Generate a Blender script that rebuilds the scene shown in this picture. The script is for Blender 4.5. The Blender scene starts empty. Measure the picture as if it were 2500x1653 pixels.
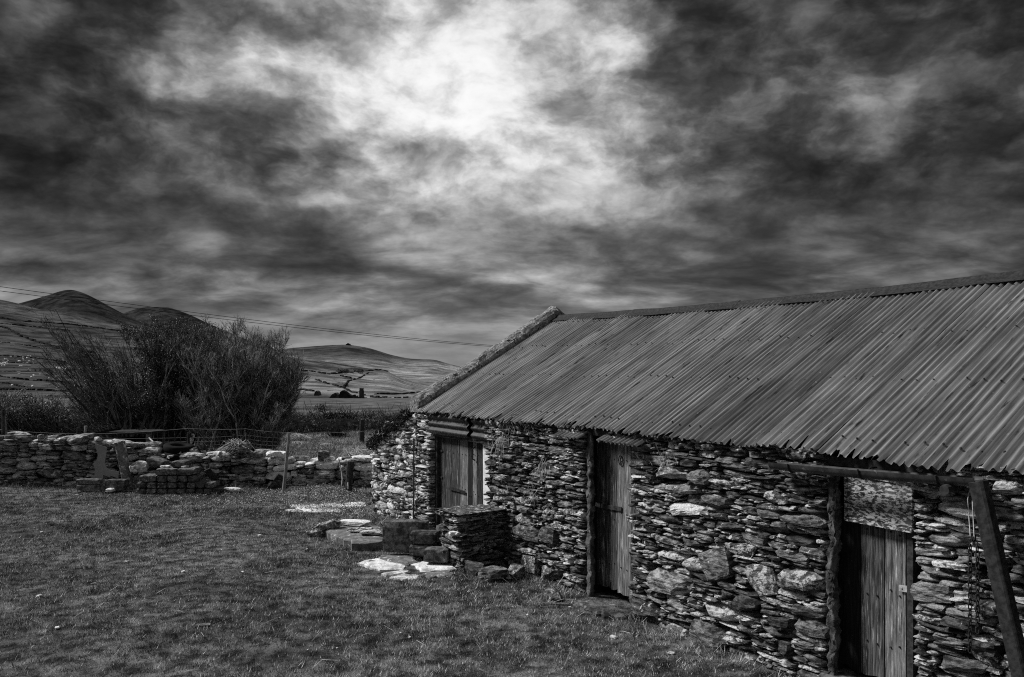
import bpy, math, random
import numpy as np
from mathutils import Vector, Matrix, Euler
R = math.radians
C = bpy.context.scene.collection
scn = bpy.context.scene
rng = random.Random(7)
nrg = np.random.default_rng(7)

# ------------------------------------------------------------------ camera
FPX, CXP, HZP, EYE = 1962.0, 1250.0, 901.0, 2.45      # calibrated on the 2500 px wide photograph
cam_d = bpy.data.cameras.new('camera'); cam = bpy.data.objects.new('camera', cam_d); C.objects.link(cam)
cam.location = (0, 0, EYE); cam.rotation_euler = (R(90), 0, 0)
cam_d.sensor_width = 36; cam_d.lens = 36 * FPX / 2500; cam_d.shift_y = (HZP - 826.5) / 2500
cam_d.clip_start = 0.05; cam_d.clip_end = 30000
scn.camera = cam

# ------------------------------------------------------------------ light
SUN_AZ, SUN_EL = R(-77), R(44)
sun_dir = Vector((math.sin(SUN_AZ) * math.cos(SUN_EL), math.cos(SUN_AZ) * math.cos(SUN_EL), math.sin(SUN_EL)))
sl = bpy.data.lights.new('sun', 'SUN'); sl.energy = 1.5; sl.angle = R(14); sl.color = (1, 1, 1)
so = bpy.data.objects.new('sun', sl); C.objects.link(so); so.location = (-20, 15, 30)
so.rotation_euler = sun_dir.to_track_quat('Z', 'Y').to_euler()

EXPO = 1.55
scn.view_settings.view_transform = 'Standard'; scn.view_settings.look = 'None'
scn.view_settings.gamma = 1; scn.view_settings.exposure = EXPO; scn.view_settings.use_curve_mapping = False
scn.cycles.max_bounces = 6; scn.cycles.diffuse_bounces = 3; scn.cycles.glossy_bounces = 2
scn.cycles.use_denoising = False; scn.cycles.filter_width = 1.1
scn.cycles.sample_clamp_indirect = 4

# ------------------------------------------------------------------ sky: heavy broken cloud, the sun behind it
world = bpy.data.worlds.new('World'); scn.world = world; world.use_nodes = True
wt = world.node_tree; wt.nodes.clear()
class NT:
    def __init__(s, t): s.t = t
    def n(s, typ, **kw):
        x = s.t.nodes.new(typ)
        for k, v in kw.items(): setattr(x, k, v)
        return x
    def put(s, sock, v):
        if hasattr(v, 'bl_idname') or isinstance(v, bpy.types.NodeSocket): s.t.links.new(v, sock)
        elif v is not None: sock.default_value = v
    def m(s, op, a, b=None, c=None, clamp=False):
        x = s.n('ShaderNodeMath', operation=op, use_clamp=clamp)
        s.put(x.inputs[0], a)
        if b is not None: s.put(x.inputs[1], b)
        if c is not None: s.put(x.inputs[2], c)
        return x.outputs[0]
    def v(s, op, a, b=None, scale=None):
        x = s.n('ShaderNodeVectorMath', operation=op)
        s.put(x.inputs[0], a)
        if b is not None: s.put(x.inputs[1], b)
        if scale is not None: s.put(x.inputs['Scale'], scale)
        return x.outputs['Value'] if op in ('DOT_PRODUCT', 'LENGTH', 'DISTANCE') else x.outputs[0]
    def noise(s, vec, scale, detail=4, rough=.55, dist=0., col=False):
        x = s.n('ShaderNodeTexNoise'); s.put(x.inputs['Vector'], vec)
        x.inputs['Scale'].default_value = scale; x.inputs['Detail'].default_value = detail
        x.inputs['Roughness'].default_value = rough; x.inputs['Distortion'].default_value = dist
        return x.outputs['Color'] if col else x.outputs['Fac']
    def maprange(s, val, a, b, c, d, smooth=True):
        x = s.n('ShaderNodeMapRange', interpolation_type='SMOOTHSTEP' if smooth else 'LINEAR')
        s.put(x.inputs[0], val)
        for i, q in enumerate((a, b, c, d)): s.put(x.inputs[i + 1], q)
        return x.outputs[0]
def dirpx(px, py): return Vector(((px - CXP) / FPX, 1, (HZP - py) / FPX)).normalized()

W = NT(wt)
D = W.v('NORMALIZE', W.n('ShaderNodeTexCoord').outputs['Generated'])
sep = W.n('ShaderNodeSeparateXYZ'); W.put(sep.inputs[0], D)
dz = W.m('ADD', W.m('MAXIMUM', sep.outputs[2], 0.0), 0.27)
P = W.n('ShaderNodeCombineXYZ'); W.put(P.inputs[0], W.m('DIVIDE', sep.outputs[0], dz)); W.put(P.inputs[1], W.m('DIVIDE', sep.outputs[1], dz))
P = W.v('MULTIPLY', P.outputs[0], (0.72, 1.0, 1.0))
wv = W.v('SUBTRACT', W.noise(P, 2.2, 3, .5, col=True), (.5, .5, .5))
E = W.v('MULTIPLY', D, (1., 1., 1.75))
we = W.v('SUBTRACT', W.noise(E, 7., 5, .55, col=True), (.5, .5, .5))
wd = W.v('ADD', D, W.v('SCALE', W.v('MULTIPLY', we, (1., 1., .6)), scale=.24))
Q = W.v('ADD', P, W.v('SCALE', wv, scale=.2))
E2 = W.v('ADD', E, W.v('SCALE', we, scale=.07))
hi_ = W.maprange(sep.outputs[2], .07, .26, 0., 1.)
def blend(x, y): return W.m('ADD', W.m('MULTIPLY', y, hi_), W.m('MULTIPLY', x, W.m('SUBTRACT', 1., hi_)))
big = blend(W.noise(Q, 1.5, 3, .5), W.noise(E2, 4.2, 3, .5))
med = blend(W.noise(Q, 3.0, 10, .58), W.noise(W.v('ADD', E2, (5., 2., 7.)), 9.5, 10, .56))
fin = blend(W.noise(Q, 9.5, 8, .6), W.noise(W.v('ADD', E2, (1., 8., 3.)), 27., 8, .58))
# rounded, cauliflower edges
bil = W.m('ABSOLUTE', W.m('SUBTRACT', W.m('MULTIPLY', blend(W.noise(W.v('ADD', Q, (3.1, 9.7, 0)), 5.0, 8, .55), W.noise(W.v('ADD', E2, (3., 9., 1.)), 13., 9, .55)), 2.), 1.))
# brightness in log space: gaps where the light comes through, thicker darker banks
acc = W.m('ADD', math.log(.14), W.m('MULTIPLY', W.maprange(med, .36, .64, -1., 1.), .72))
acc = W.m('ADD', acc, W.m('MULTIPLY', W.m('SUBTRACT', fin, .5), 1.7))
acc = W.m('ADD', acc, W.m('MULTIPLY', W.m('SUBTRACT', W.m('MINIMUM', bil, .4), .17), 1.9))
acc = W.m('ADD', acc, W.m('MULTIPLY', W.m('SUBTRACT', big, .5), 2.0))
LOBES = [((1040, 310), 1.3, .11, 1.3), ((1120, 250), .9, .30, 1.3), ((640, 200), 1.2, .12, 1.7), ((420, 110), .7, .09, 1.5), ((1120, 60), 1.0, .12, 1.0), ((1530, 80), 1.3, .055, 1.0),
         ((1330, 350), .7, .12, 1.6), ((1560, 300), .35, .14, 2), ((650, 360), -1.2, .085, 1.8), ((120, 90), -1.2, .2, 1.3), ((430, 30), -1.1, .08, 1.5), ((800, 30), -.6, .07, 1.5), ((20, 330), -.65, .2, 1.2), ((60, 250), .5, .06, 1.5),
         ((1880, 120), -.7, .16, 1.3), ((2500, 200), -1.2, .28, .9), ((2120, 240), 1.2, .06, 1.0), ((2300, 90), .5, .08, 1.2), ((830, 670), -.9, .08, 3.2), ((1300, 560), -.6, .13, 4.0), ((150, 560), -.4, .2, 2.4), ((700, 560), -.5, .08, 2.5), ((1950, 430), -.6, .12, 5.0), ((1650, 290), -.5, .05, 2.5), ((560, 430), .45, .08, 3.), ((830, 500), .5, .05, 3.), ((1650, 470), .5, .07, 5.)]
for (p, a, sg, sz) in LOBES:
    L = dirpx(*p)
    df = W.v('MULTIPLY', W.v('SUBTRACT', wd, tuple(L)), (1, 1, sz))
    l2 = W.m('MULTIPLY', W.v('DOT_PRODUCT', df, df), -1 / (sg * sg))
    acc = W.m('ADD', acc, W.m('MULTIPLY', W.m('EXPONENT', l2), a))
# even paler band low on the horizon
hz = W.maprange(sep.outputs[2], 0.0, 0.17, 1.0, 0.0)
low = W.m('MULTIPLY', W.m('SUBTRACT', math.log(.30), acc), W.m('MULTIPLY', W.m('POWER', hz, 2.4), .85))
acc = W.m('ADD', acc, low)
val = W.m('EXPONENT', acc)
val = W.m('MULTIPLY', W.m('SUBTRACT', 1.0, W.m('EXPONENT', W.m('MULTIPLY', val, -1.15))), 1 / 2 ** EXPO)
sky = W.n('ShaderNodeTexSky', sky_type='NISHITA', sun_disc=False, sun_elevation=SUN_EL, sun_rotation=SUN_AZ % (2 * math.pi))
bw = W.n('ShaderNodeRGBToBW'); W.put(bw.inputs[0], sky.outputs[0])
nish = W.m('POWER', W.m('MAXIMUM', bw.outputs[0], .01), .12)
bg = W.n('ShaderNodeBackground'); bg.inputs['Strength'].default_value = .1
W.put(bg.inputs['Color'], W.m('MULTIPLY', W.m('MULTIPLY', val, nish), 8.6))
wo = W.n('ShaderNodeOutputWorld'); W.put(wo.inputs[0], bg.outputs[0])

# ------------------------------------------------------------------ helpers
WM = {}
def rel(o): return WM.get(o.name, Matrix.Identity(4))
def link(o, M=None, parent=None):
    C.objects.link(o)
    if parent is not None:
        o.parent = parent; o.matrix_parent_inverse = rel(parent).inverted()
    M = M or Matrix.Identity(4)
    o.matrix_basis = M
    WM[o.name] = M
    return o
def tag(o, label=None, cat=None, group=None, kind=None):
    if label: o['label'] = label
    if cat: o['category'] = cat
    if group: o['group'] = group
    if kind: o['kind'] = kind
    return o
def empty(name, loc, label=None, cat=None, group=None):
    o = bpy.data.objects.new(name, None); o.empty_display_size = .2
    link(o, Matrix.Translation(Vector(loc)))
    return tag(o, label, cat, group)
def at(px, py, Y): return Vector(((px - CXP) / FPX * Y, Y, EYE + (HZP - py) / FPX * Y))
def gp(px, py, z=0.):
    Y = (EYE - z) * FPX / (py - HZP)
    return Vector(((px - CXP) / FPX * Y, Y, z))
def mesh_from(name, verts, faces, mat, smooth=False):
    me = bpy.data.meshes.new(name); me.from_pydata([tuple(v) for v in verts], [], faces)
    if mat: me.materials.append(mat)
    if smooth: me.polygons.foreach_set('use_smooth', [True] * len(me.polygons))
    return me
class MB:
    def __init__(s): s.V = []; s.F = []
    def add(s, vs, fs):
        b = len(s.V); s.V += [Vector(v) for v in vs]; s.F += [tuple(i + b for i in f) for f in fs]; return s
    def box(s, c, size, M=None, jit=0., bev=0.):
        c = Vector(c); x, y, z = (q / 2 for q in size)
        if bev <= 0:
            vs = [Vector((a * x, b * y, e * z)) for e in (-1, 1) for b in (-1, 1) for a in (-1, 1)]
            fs = [(0, 2, 3, 1), (4, 5, 7, 6), (0, 1, 5, 4), (2, 6, 7, 3), (0, 4, 6, 2), (1, 3, 7, 5)]
        else:
            vs, fs = bevbox(x, y, z, bev)
        if jit: vs = [v + Vector((rng.uniform(-jit, jit), rng.uniform(-jit, jit), rng.uniform(-jit, jit))) for v in vs]
        if M is not None: vs = [M.to_3x3() @ v for v in vs]
        return s.add([v + c for v in vs], fs)
    def tube(s, pts, rad, n=6, cap=True):
        pts = [Vector(p) for p in pts]; k = len(pts)
        if not hasattr(rad, '__len__'): rad = [rad] * k
        b = len(s.V)
        for i, p in enumerate(pts):
            t = pts[min(i + 1, k - 1)] - pts[max(i - 1, 0)]
            t.normalize()
            u = t.cross(Vector((.31, .87, .39)) if abs(t.z) > .8 else Vector((0, 0, 1)))
            if u.length < 1e-5: u = t.cross(Vector((1, 0, 0)))
            u.normalize(); w = t.cross(u)
            for j in range(n):
                a = 2 * math.pi * j / n
                s.V.append(p + (u * math.cos(a) + w * math.sin(a)) * rad[i])
        for i in range(k - 1):
            for j in range(n):
                s.F.append((b + i * n + j, b + i * n + (j + 1) % n, b + (i + 1) * n + (j + 1) % n, b + (i + 1) * n + j))
        if cap and n > 2:
            s.F.append(tuple(b + j for j in reversed(range(n)))); s.F.append(tuple(b + (k - 1) * n + j for j in range(n)))
        return s
    def prism(s, poly, ext, jit=0.):
        n = len(poly); poly = [Vector(p) for p in poly]; ext = Vector(ext)
        vs = poly + [p + ext for p in poly]
        fs = [tuple(range(n)), tuple(range(2 * n - 1, n - 1, -1))] + [(i, i + n, (i + 1) % n + n, (i + 1) % n) for i in range(n)]
        return s.add(vs, fs)
    def build(s, name, mat, parent=None, smooth=False, origin=None):
        if origin is None:
            a = np.array([tuple(v) for v in s.V]); lo, hi = a.min(0), a.max(0)
            origin = Vector(((lo[0] + hi[0]) / 2, (lo[1] + hi[1]) / 2, lo[2]))
        origin = Vector(origin)
        me = mesh_from(name, [v - origin for v in s.V], s.F, mat, smooth)
        return link(bpy.data.objects.new(name, me), Matrix.Translation(origin), parent)
def bevbox(x, y, z, b):
    vs = []; idx = {}
    for sx in (-1, 1):
        for sy in (-1, 1):
            for sz in (-1, 1):
                for ax in range(3):
                    p = [sx * (x - b), sy * (y - b), sz * (z - b)]
                    p[ax] = (sx * x, sy * y, sz * z)[ax]
                    idx[(sx, sy, sz, ax)] = len(vs); vs.append(Vector(p))
    fs = []
    for ax in range(3):
        o = [a for a in range(3) if a != ax]
        for sg in (-1, 1):
            q = []
            for (u, w) in ((-1, -1), (1, -1), (1, 1), (-1, 1)):
                k = [0, 0, 0]; k[ax] = sg; k[o[0]] = u; k[o[1]] = w; q.append(idx[(*k, ax)])
            fs.append(tuple(q))
        for u in (-1, 1):
            for w in (-1, 1):
                k1 = [0, 0, 0]; k2 = [0, 0, 0]; k1[o[0]] = k2[o[0]] = u; k1[o[1]] = k2[o[1]] = w; k1[ax] = -1; k2[ax] = 1
                fs.append((idx[(*k1, o[0])], idx[(*k2, o[0])], idx[(*k2, o[1])], idx[(*k1, o[1])]))
    for sx in (-1, 1):
        for sy in (-1, 1):
            for sz in (-1, 1): fs.append(tuple(idx[(sx, sy, sz, a)] for a in range(3)))
    return vs, fs
def tris_object(name, verts, mat, parent=None):
    """verts: (n,3,3) numpy array of loose triangles, one mesh"""
    n = len(verts); me = bpy.data.meshes.new(name)
    me.vertices.add(n * 3); me.vertices.foreach_set('co', verts.reshape(-1).astype(np.float32))
    me.loops.add(n * 3); me.loops.foreach_set('vertex_index', np.arange(n * 3, dtype=np.int32))
    me.polygons.add(n); me.polygons.foreach_set('loop_start', np.arange(0, n * 3, 3, dtype=np.int32))
    me.materials.append(mat); me.update(); me.validate()
    return link(bpy.data.objects.new(name, me), None, parent)
# smooth value noise for shaping (numpy or scalars)
_ph = [(nrg.uniform(0, 2 * math.pi), nrg.uniform(0, 2 * math.pi), nrg.uniform(-1, 1), nrg.uniform(-1, 1)) for _ in range(24)]
def wob(x, y, f=1., k=0):
    s = 0.
    for i in range(6):
        a, b, c, d = _ph[(i + 5 * k) % 24]
        q = f * (1 + .55 * i)
        s = s + np.sin(x * q * (1 + .3 * c) + y * q * d * 1.3 + a) * np.cos(y * q * (1 - .3 * d) + x * q * c * .7 + b) / (1 + .45 * i)
    return s / 2.2

# ------------------------------------------------------------------ materials (the picture is black and white: all greys)
def material(name, lo, hi, scale=6., detail=6, stretch=(1, 1, 1), rough=.9, bump=.4, bscale=30., bdist=.01, island=0., lichen=None, spots=None, coords='pos', metallic=0., contrast=(.35, .65), streak=None, spec=.12, bigvar=None, zgrad=None, lst=(1, 1, 1)):
    m = bpy.data.materials.new(name); m.use_nodes = True; t = m.node_tree; t.nodes.clear(); N = NT(t)
    geo = N.n('ShaderNodeNewGeometry'); oi = N.n('ShaderNodeObjectInfo')
    base = geo.outputs['Position'] if coords == 'pos' else N.n('ShaderNodeTexCoord').outputs['Object']
    rnd = N.m('FRACT', N.m('ADD', oi.outputs['Random'], geo.outputs['Random Per Island']))
    if coords == 'obj': base = N.v('ADD', base, N.v('SCALE', (3.7, 9.1, 5.3), scale=N.m('MULTIPLY', oi.outputs['Random'], 10.)))
    vec = N.v('MULTIPLY', base, stretch)
    f = N.maprange(N.noise(vec, scale, detail, .62), contrast[0], contrast[1], 0., 1.)
    col = N.m('ADD', N.m('MULTIPLY', f, hi - lo), lo)
    if island: col = N.m('MULTIPLY', col, N.m('ADD', N.m('MULTIPLY', rnd, 2 * island), 1 - island))
    if bigvar:
        bf = N.maprange(N.noise(base, bigvar[0], 4, .6), .3, .7, bigvar[1], bigvar[2]); col = N.m('MULTIPLY', col, bf)
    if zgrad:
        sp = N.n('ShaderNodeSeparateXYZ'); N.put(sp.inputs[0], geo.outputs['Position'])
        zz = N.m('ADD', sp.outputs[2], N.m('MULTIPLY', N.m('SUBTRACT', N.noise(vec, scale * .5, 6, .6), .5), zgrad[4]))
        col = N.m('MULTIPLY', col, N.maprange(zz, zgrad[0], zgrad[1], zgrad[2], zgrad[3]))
    if streak:
        sf = N.maprange(N.noise(N.v('MULTIPLY', base, streak[0]), streak[1], 5, .65), streak[2], streak[3], 0., 1.)
        col = N.m('ADD', N.m('MULTIPLY', col, N.m('SUBTRACT', 1., sf)), N.m('MULTIPLY', sf, streak[4]))
    if lichen:
        lsc, a, b, lcol, per = lichen
        n1 = N.m('ADD', N.noise(N.v('MULTIPLY', base, lst), lsc, 7, .68), N.m('MULTIPLY', N.m('SUBTRACT', N.m('FRACT', N.m('MULTIPLY', rnd, 7.31)), .5), per))
        lf = N.maprange(n1, a, b, 0., 1.)
        col = N.m('ADD', N.m('MULTIPLY', col, N.m('SUBTRACT', 1., lf)), N.m('MULTIPLY', lf, lcol))
    if spots:
        n2 = N.noise(base, spots[0], 3, .5); lf = N.maprange(n2, spots[1], spots[2], 0., 1.)
        col = N.m('ADD', N.m('MULTIPLY', col, N.m('SUBTRACT', 1., lf)), N.m('MULTIPLY', lf, spots[3]))
    col = N.m('MAXIMUM', col, .004)
    cc = N.n('ShaderNodeCombineColor')
    for i in range(3): N.put(cc.inputs[i], col)
    b = N.n('ShaderNodeBsdfPrincipled'); N.put(b.inputs['Base Color'], cc.outputs[0])
    b.inputs['Roughness'].default_value = rough; b.inputs['Metallic'].default_value = metallic
    b.inputs['Specular IOR Level'].default_value = spec
    if bump:
        bn = N.n('ShaderNodeBump'); bn.inputs['Strength'].default_value = bump; bn.inputs['Distance'].default_value = bdist
        N.put(bn.inputs['Height'], N.noise(vec, bscale, 6, .65)); N.put(b.inputs['Normal'], bn.outputs[0])
    o = N.n('ShaderNodeOutputMaterial'); N.put(o.inputs[0], b.outputs[0])
    return m
M = {}
M['stone'] = material('slate_stone', .045, .34, 10, stretch=(1, 1, 3.6), bump=1., bscale=22, bdist=.045, island=.6, contrast=(.36, .64), lichen=(17., .56, .62, .68, .28))
M['stone_pale'] = material('slate_stone_lichened', .06, .42, 11, stretch=(1, 1, 2.6), bump=1., bscale=22, bdist=.045, island=.5, contrast=(.36, .64), lichen=(14., .47, .54, .8, .34))
M['stone_dark'] = material('slate_stone_dark', .035, .24, 10, stretch=(1, 1, 3.2), bump=1., bscale=22, bdist=.045, island=.55, contrast=(.38, .66), lichen=(17., .60, .66, .6, .24))
M['stone_field'] = material('field_stone', .09, .55, 9, stretch=(1, 1, 2.6), bump=1., bscale=16, bdist=.05, island=.6, contrast=(.36, .64), lichen=(13., .60, .67, .6, .24))
M['stone_white'] = material('white_lichened_stone', .2, .7, 11, bump=.9, bscale=25, bdist=.03, island=.3, contrast=(.3, .6), lichen=(13., .45, .53, .85, .2))
M['core'] = material('wall_core_earth', .006, .02, 12, bump=.5)
M['plaster'] = material('lime_plaster', .03, .15, 12, bump=1., bscale=22, bdist=.02, lichen=(10., .6, .72, .4, 0))
M['white'] = material('limewash', .6, .82, 14, bump=.4, bscale=40)
M['iron'] = material('corrugated_iron', .13, .36, 9, stretch=(5, .10, 1), metallic=.4, rough=.42, bump=.15, bscale=60, bdist=.004, coords='obj', island=.22, spots=(30., .70, .75, .34), streak=((4, .3, 1), 7., .58, .68, .04), spec=.5, bigvar=(1.2, .75, 1.15))
M['iron_dark'] = material('rusted_iron', .02, .055, 12, rough=.55, bump=.2, bscale=50, bdist=.004, spots=(22, .64, .72, .14), spec=.4)
M['iron_new'] = material('galvanised_iron', .4, .6, 9, rough=.4, bump=.1, coords='obj', spec=.5)
M['coping'] = material('rendered_coping', .08, .25, 10, bump=1., bscale=20, bdist=.03, lichen=(16., .52, .60, .55, .0), spots=(16, .58, .66, .03))
M['metal'] = material('old_ironwork', .015, .04, 30, rough=.75, bump=.3, spec=.15)
M['metal_pale'] = material('worn_ironwork', .25, .5, 30, rough=.5, bump=.3, spec=.5)
M['wood'] = material('weathered_planks', .018, .10, 5, stretch=(16, 16, .9), bump=.7, bscale=14, bdist=.01, island=.45, contrast=(.36, .64), streak=((26, 26, 1.3), 3., .58, .67, .34))
M['wood_pale'] = material('bare_silvered_planks', .045, .22, 5, stretch=(16, 16, .9), bump=.7, bscale=14, bdist=.01, island=.25, contrast=(.36, .62), streak=((26, 26, 1.3), 3., .55, .65, .5))
M['wood_dark'] = material('tarred_planks', .008, .025, 5, stretch=(16, 16, .9), bump=.5, bscale=14, bdist=.008, island=.4)
M['timber'] = material('dark_timber', .02, .06, 20, bump=.5, bscale=40)
M['timber_pale'] = material('pale_timber', .12, .3, 6, stretch=(10, 10, 1), bump=.5, bscale=30)
M['flaky'] = material('flaking_white_paint', .04, .11, 9, bump=.6, bscale=30, bdist=.008, lichen=(22., .485, .55, .62, 0), lst=(1, 1, 2.6), bigvar=(5., .5, 1.4))
M['concrete'] = material('weathered_concrete', .04, .18, 14, bump=.9, bscale=35, bdist=.015, island=.35, contrast=(.36, .64), lichen=(18., .60, .68, .45, .14))
M['concrete_pale'] = material('pale_concrete', .10, .22, 10, bump=.6, bscale=35, bdist=.01, lichen=(13., .56, .64, .6, .1))
M['slab'] = material('pale_flagstone', .2, .8, 5, detail=9, bump=.7, bscale=18, bdist=.03, island=.12, spots=(8., .60, .70, .10), contrast=(.28, .58))
M['steel'] = material('grey_steel_plate', .17, .20, 3, rough=.6, bump=.1)
M['rubber'] = material('tyre_rubber', .006, .012, 8, rough=.9, bump=.3, spec=.1)
M['grass'] = material('turf_blades', .03, .30, 6.5, rough=.7, bump=0, island=.8, contrast=(.38, .62), bigvar=(1.5, .45, 1.7), spec=.05, lichen=(3., .76, .84, .75, .9))
M['grass_far'] = material('pasture_blades', .12, .42, .9, rough=.7, bump=0, island=.6, bigvar=(.4, .65, 1.4), spec=.05, lichen=(2., .80, .9, .45, .8))
M['straw'] = material('dry_straw', .3, .6, 8, bump=0, island=.3)
M['weed'] = material('leafy_weeds', .16, .5, 7, rough=.6, bump=0, island=.6)
M['soil'] = material('turf_ground', .025, .13, 6, detail=10, bump=1., bscale=25, bdist=.04, bigvar=(.6, .5, 2.2), spec=.0)
M['land'] = material('pasture_ground', .05, .16, .35, detail=10, stretch=(1, .35, 1), bump=.6, bscale=6, bdist=.1, bigvar=(.05, .7, 1.4), spec=.0)
M['bank'] = material('earth_bank', .006, .022, 4, bump=.8, bscale=10, bdist=.1, spec=.0)
M['twig'] = material('bare_twigs', .04, .2, 5, bump=0, island=.7)
M['twig_pale'] = material('pale_lit_stems', .15, .45, 5, bump=0, island=.5)  # pale stalks; on the shrubs this colour also stands in for highlights
M['leaf'] = material('evergreen_leaves', .012, .06, 6, rough=.5, bump=0, island=.8, spec=.3)
M['flax'] = material('flax_leaves', .03, .12, 6, rough=.4, bump=0, island=.5, spec=.5)
M['rush'] = material('rush_stems', .01, .035, 6, bump=0, island=.6)
M['wire'] = material('fence_wire', .1, .2, 9, rough=.6, bump=0)
M['cable'] = material('power_cable', .01, .02, 9, rough=.7, bump=0)
M['twine'] = material('baling_twine', .4, .6, 40, bump=0)
M['sheep'] = material('sheep_wool', .65, .85, 9, bump=0)
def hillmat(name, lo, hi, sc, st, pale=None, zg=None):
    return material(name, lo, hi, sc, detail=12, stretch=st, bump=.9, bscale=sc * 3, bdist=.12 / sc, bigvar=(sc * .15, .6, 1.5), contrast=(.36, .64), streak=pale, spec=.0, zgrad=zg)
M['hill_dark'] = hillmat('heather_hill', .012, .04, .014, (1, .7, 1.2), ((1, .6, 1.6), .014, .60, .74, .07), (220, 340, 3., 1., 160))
M['hill_left'] = hillmat('hill_pasture', .03, .10, .025, (1, .6, 1.2))
M['hill_far'] = hillmat('moor_hill', .03, .09, .012, (1, .7, 1.1), ((1, .6, 1.2), .004, .56, .72, .12), (-5, 75, 3.6, 1., 50))  # lower slope paler: grass tone with the patch of sun put into the colour
M['hill_mid'] = hillmat('rough_grazing', .03, .11, .035, (1, .7, 1.3), ((1, .6, 1.2), .008, .52, .66, .2), (-9, 6, 2.6, .8, 9))  # paler below the crest: sunlit brightness put into the grass colour
M['hedge_far'] = material('far_hedges', .012, .04, .3, bump=0, spec=.0)
M['house_wall'] = material('house_wall', .4, .6, 1, bump=0)
M['house_roof'] = material('house_roof', .12, .16, 1, bump=0)
M['ruin'] = material('ruin_stone', .015, .09, 1.2, bump=.8, bscale=3, bdist=.2)

# ------------------------------------------------------------------ ground and hills
def terrain(x, y):
    near = .035 * wob(x, y, .9, 0) + .014 * wob(x, y, 4.1, 1)
    z = near * np.clip((46 - y) / 10, 0.0, 1) + .12 * wob(x, y, .25, 2) * np.clip((y - 17) / 10, 0, 1) * np.clip((60 - y) / 20, 0, 1)
    z = z - np.interp(y, [-50, 36, 100, 250, 450, 1400, 3000, 9000], [0, 0, 1.5, 6.7, 13.5, 46, 95, 260])
    return z
def axis(segs):
    out = []
    for a, b, n in segs: out += list(np.linspace(a, b, n, endpoint=False))
    return np.array(out + [segs[-1][1]])
gx = axis([(-9000, -600, 10), (-600, -60, 14), (-60, -14, 16), (-14, 7, 120), (7, 60, 14), (60, 600, 12), (600, 9000, 10)])
gy = axis([(-40, 0, 8), (0, 40, 190), (40, 110, 36), (110, 500, 40), (500, 9000, 20)])
GX, GY = np.meshgrid(gx, gy); GZ = terrain(GX, GY)
nx, ny = len(gx), len(gy)
fs = [(j * nx + i, j * nx + i + 1, (j + 1) * nx + i + 1, (j + 1) * nx + i) for j in range(ny - 1) for i in range(nx - 1)]
gme = bpy.data.meshes.new('ground'); gme.from_pydata(np.stack([GX, GY, GZ], -1).reshape(-1, 3).tolist(), [], fs)
gme.materials.append(M['soil']); gme.materials.append(M['land'])
mi = np.array([1 if gy[j] > 17.2 else 0 for j in range(ny - 1) for i in range(nx - 1)], dtype=np.int32)
gme.polygons.foreach_set('material_index', mi); gme.polygons.foreach_set('use_smooth', [True] * len(fs))
tag(link(bpy.data.objects.new('ground', gme)), 'rough turf yard and pasture running down to the valley', kind='structure')

class Hill:
    """hillside rising from a foot line to a crest; crest points read off the photograph at the hill's own distance"""
    def __init__(s, name, sil, Yb, Yr, pyb, mat, p=.8, amp=1., label=None, back=1.35):
        s.sil, s.Yb, s.Yr, s.pyb, s.p, s.amp = sil, Yb, Yr, pyb, p, amp
        us = np.arange(sil[0][0], sil[-1][0] + 1, 7.); nt = 46
        V = []
        for t in np.linspace(0, 1, nt):
            for u in us: V.append(s.pos(u, t))
        for u in us:
            c = s.pos(u, 1.); V.append(Vector((c.x * back, c.y * back, -20)))
        n = len(us)
        F = [(j * n + i, j * n + i + 1, (j + 1) * n + i + 1, (j + 1) * n + i) for j in range(nt) for i in range(n - 1)]
        s.o = link(bpy.data.objects.new(name, mesh_from(name, V, F, mat, True)))
        tag(s.o, label, kind='structure')
    def crest(s, u): return float(np.interp(u, [a for a, b in s.sil], [b for a, b in s.sil]))
    def pos(s, u, t):
        Y = s.Yb + (s.Yr - s.Yb) * t
        c = s.crest(u)
        py = s.pyb + (c - s.pyb) * t ** s.p + s.amp * float(wob(u * .02, t * 9, 1., 3)) * math.sin(math.pi * min(t, 1)) ** .7
        v = at(u, py, Y)
        return v
    def on(s, u, py):
        a, b = 0., 1.
        for _ in range(24):
            m = (a + b) / 2
            p = s.pos(u, m); q = HZP - (p.z - EYE) * FPX / p.y
            if q > py: a = m
            else: b = m
        return s.pos(u, a)
def smoothsil(pts): 
    xs = np.arange(pts[0][0], pts[-1][0] + 1, 6.); ys = np.interp(xs, [p[0] for p in pts], [p[1] for p in pts])
    k = np.hanning(9); k /= k.sum(); ys2 = np.convolve(np.pad(ys, 4, mode='edge'), k, 'valid')
    return list(zip(xs, ys2))
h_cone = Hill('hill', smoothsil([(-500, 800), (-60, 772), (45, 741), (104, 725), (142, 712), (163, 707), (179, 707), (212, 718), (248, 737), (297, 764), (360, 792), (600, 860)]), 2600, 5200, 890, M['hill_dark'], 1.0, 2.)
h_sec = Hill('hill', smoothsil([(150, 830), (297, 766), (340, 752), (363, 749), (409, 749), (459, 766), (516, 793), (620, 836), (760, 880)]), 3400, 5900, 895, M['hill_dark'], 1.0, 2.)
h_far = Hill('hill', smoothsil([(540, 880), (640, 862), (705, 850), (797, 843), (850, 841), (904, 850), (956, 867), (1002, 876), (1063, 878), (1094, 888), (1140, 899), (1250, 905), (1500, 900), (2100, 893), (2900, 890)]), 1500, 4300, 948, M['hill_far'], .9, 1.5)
h_left = Hill('hill', smoothsil([(-1400, 640), (-500, 690), (-100, 718), (0, 731), (45, 741), (78, 751), (165, 767), (212, 780), (321, 798), (500, 836), (720, 880), (800, 905), (900, 925)]), 240, 2300, 974, M['hill_left'], .85, 2.5)
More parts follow.
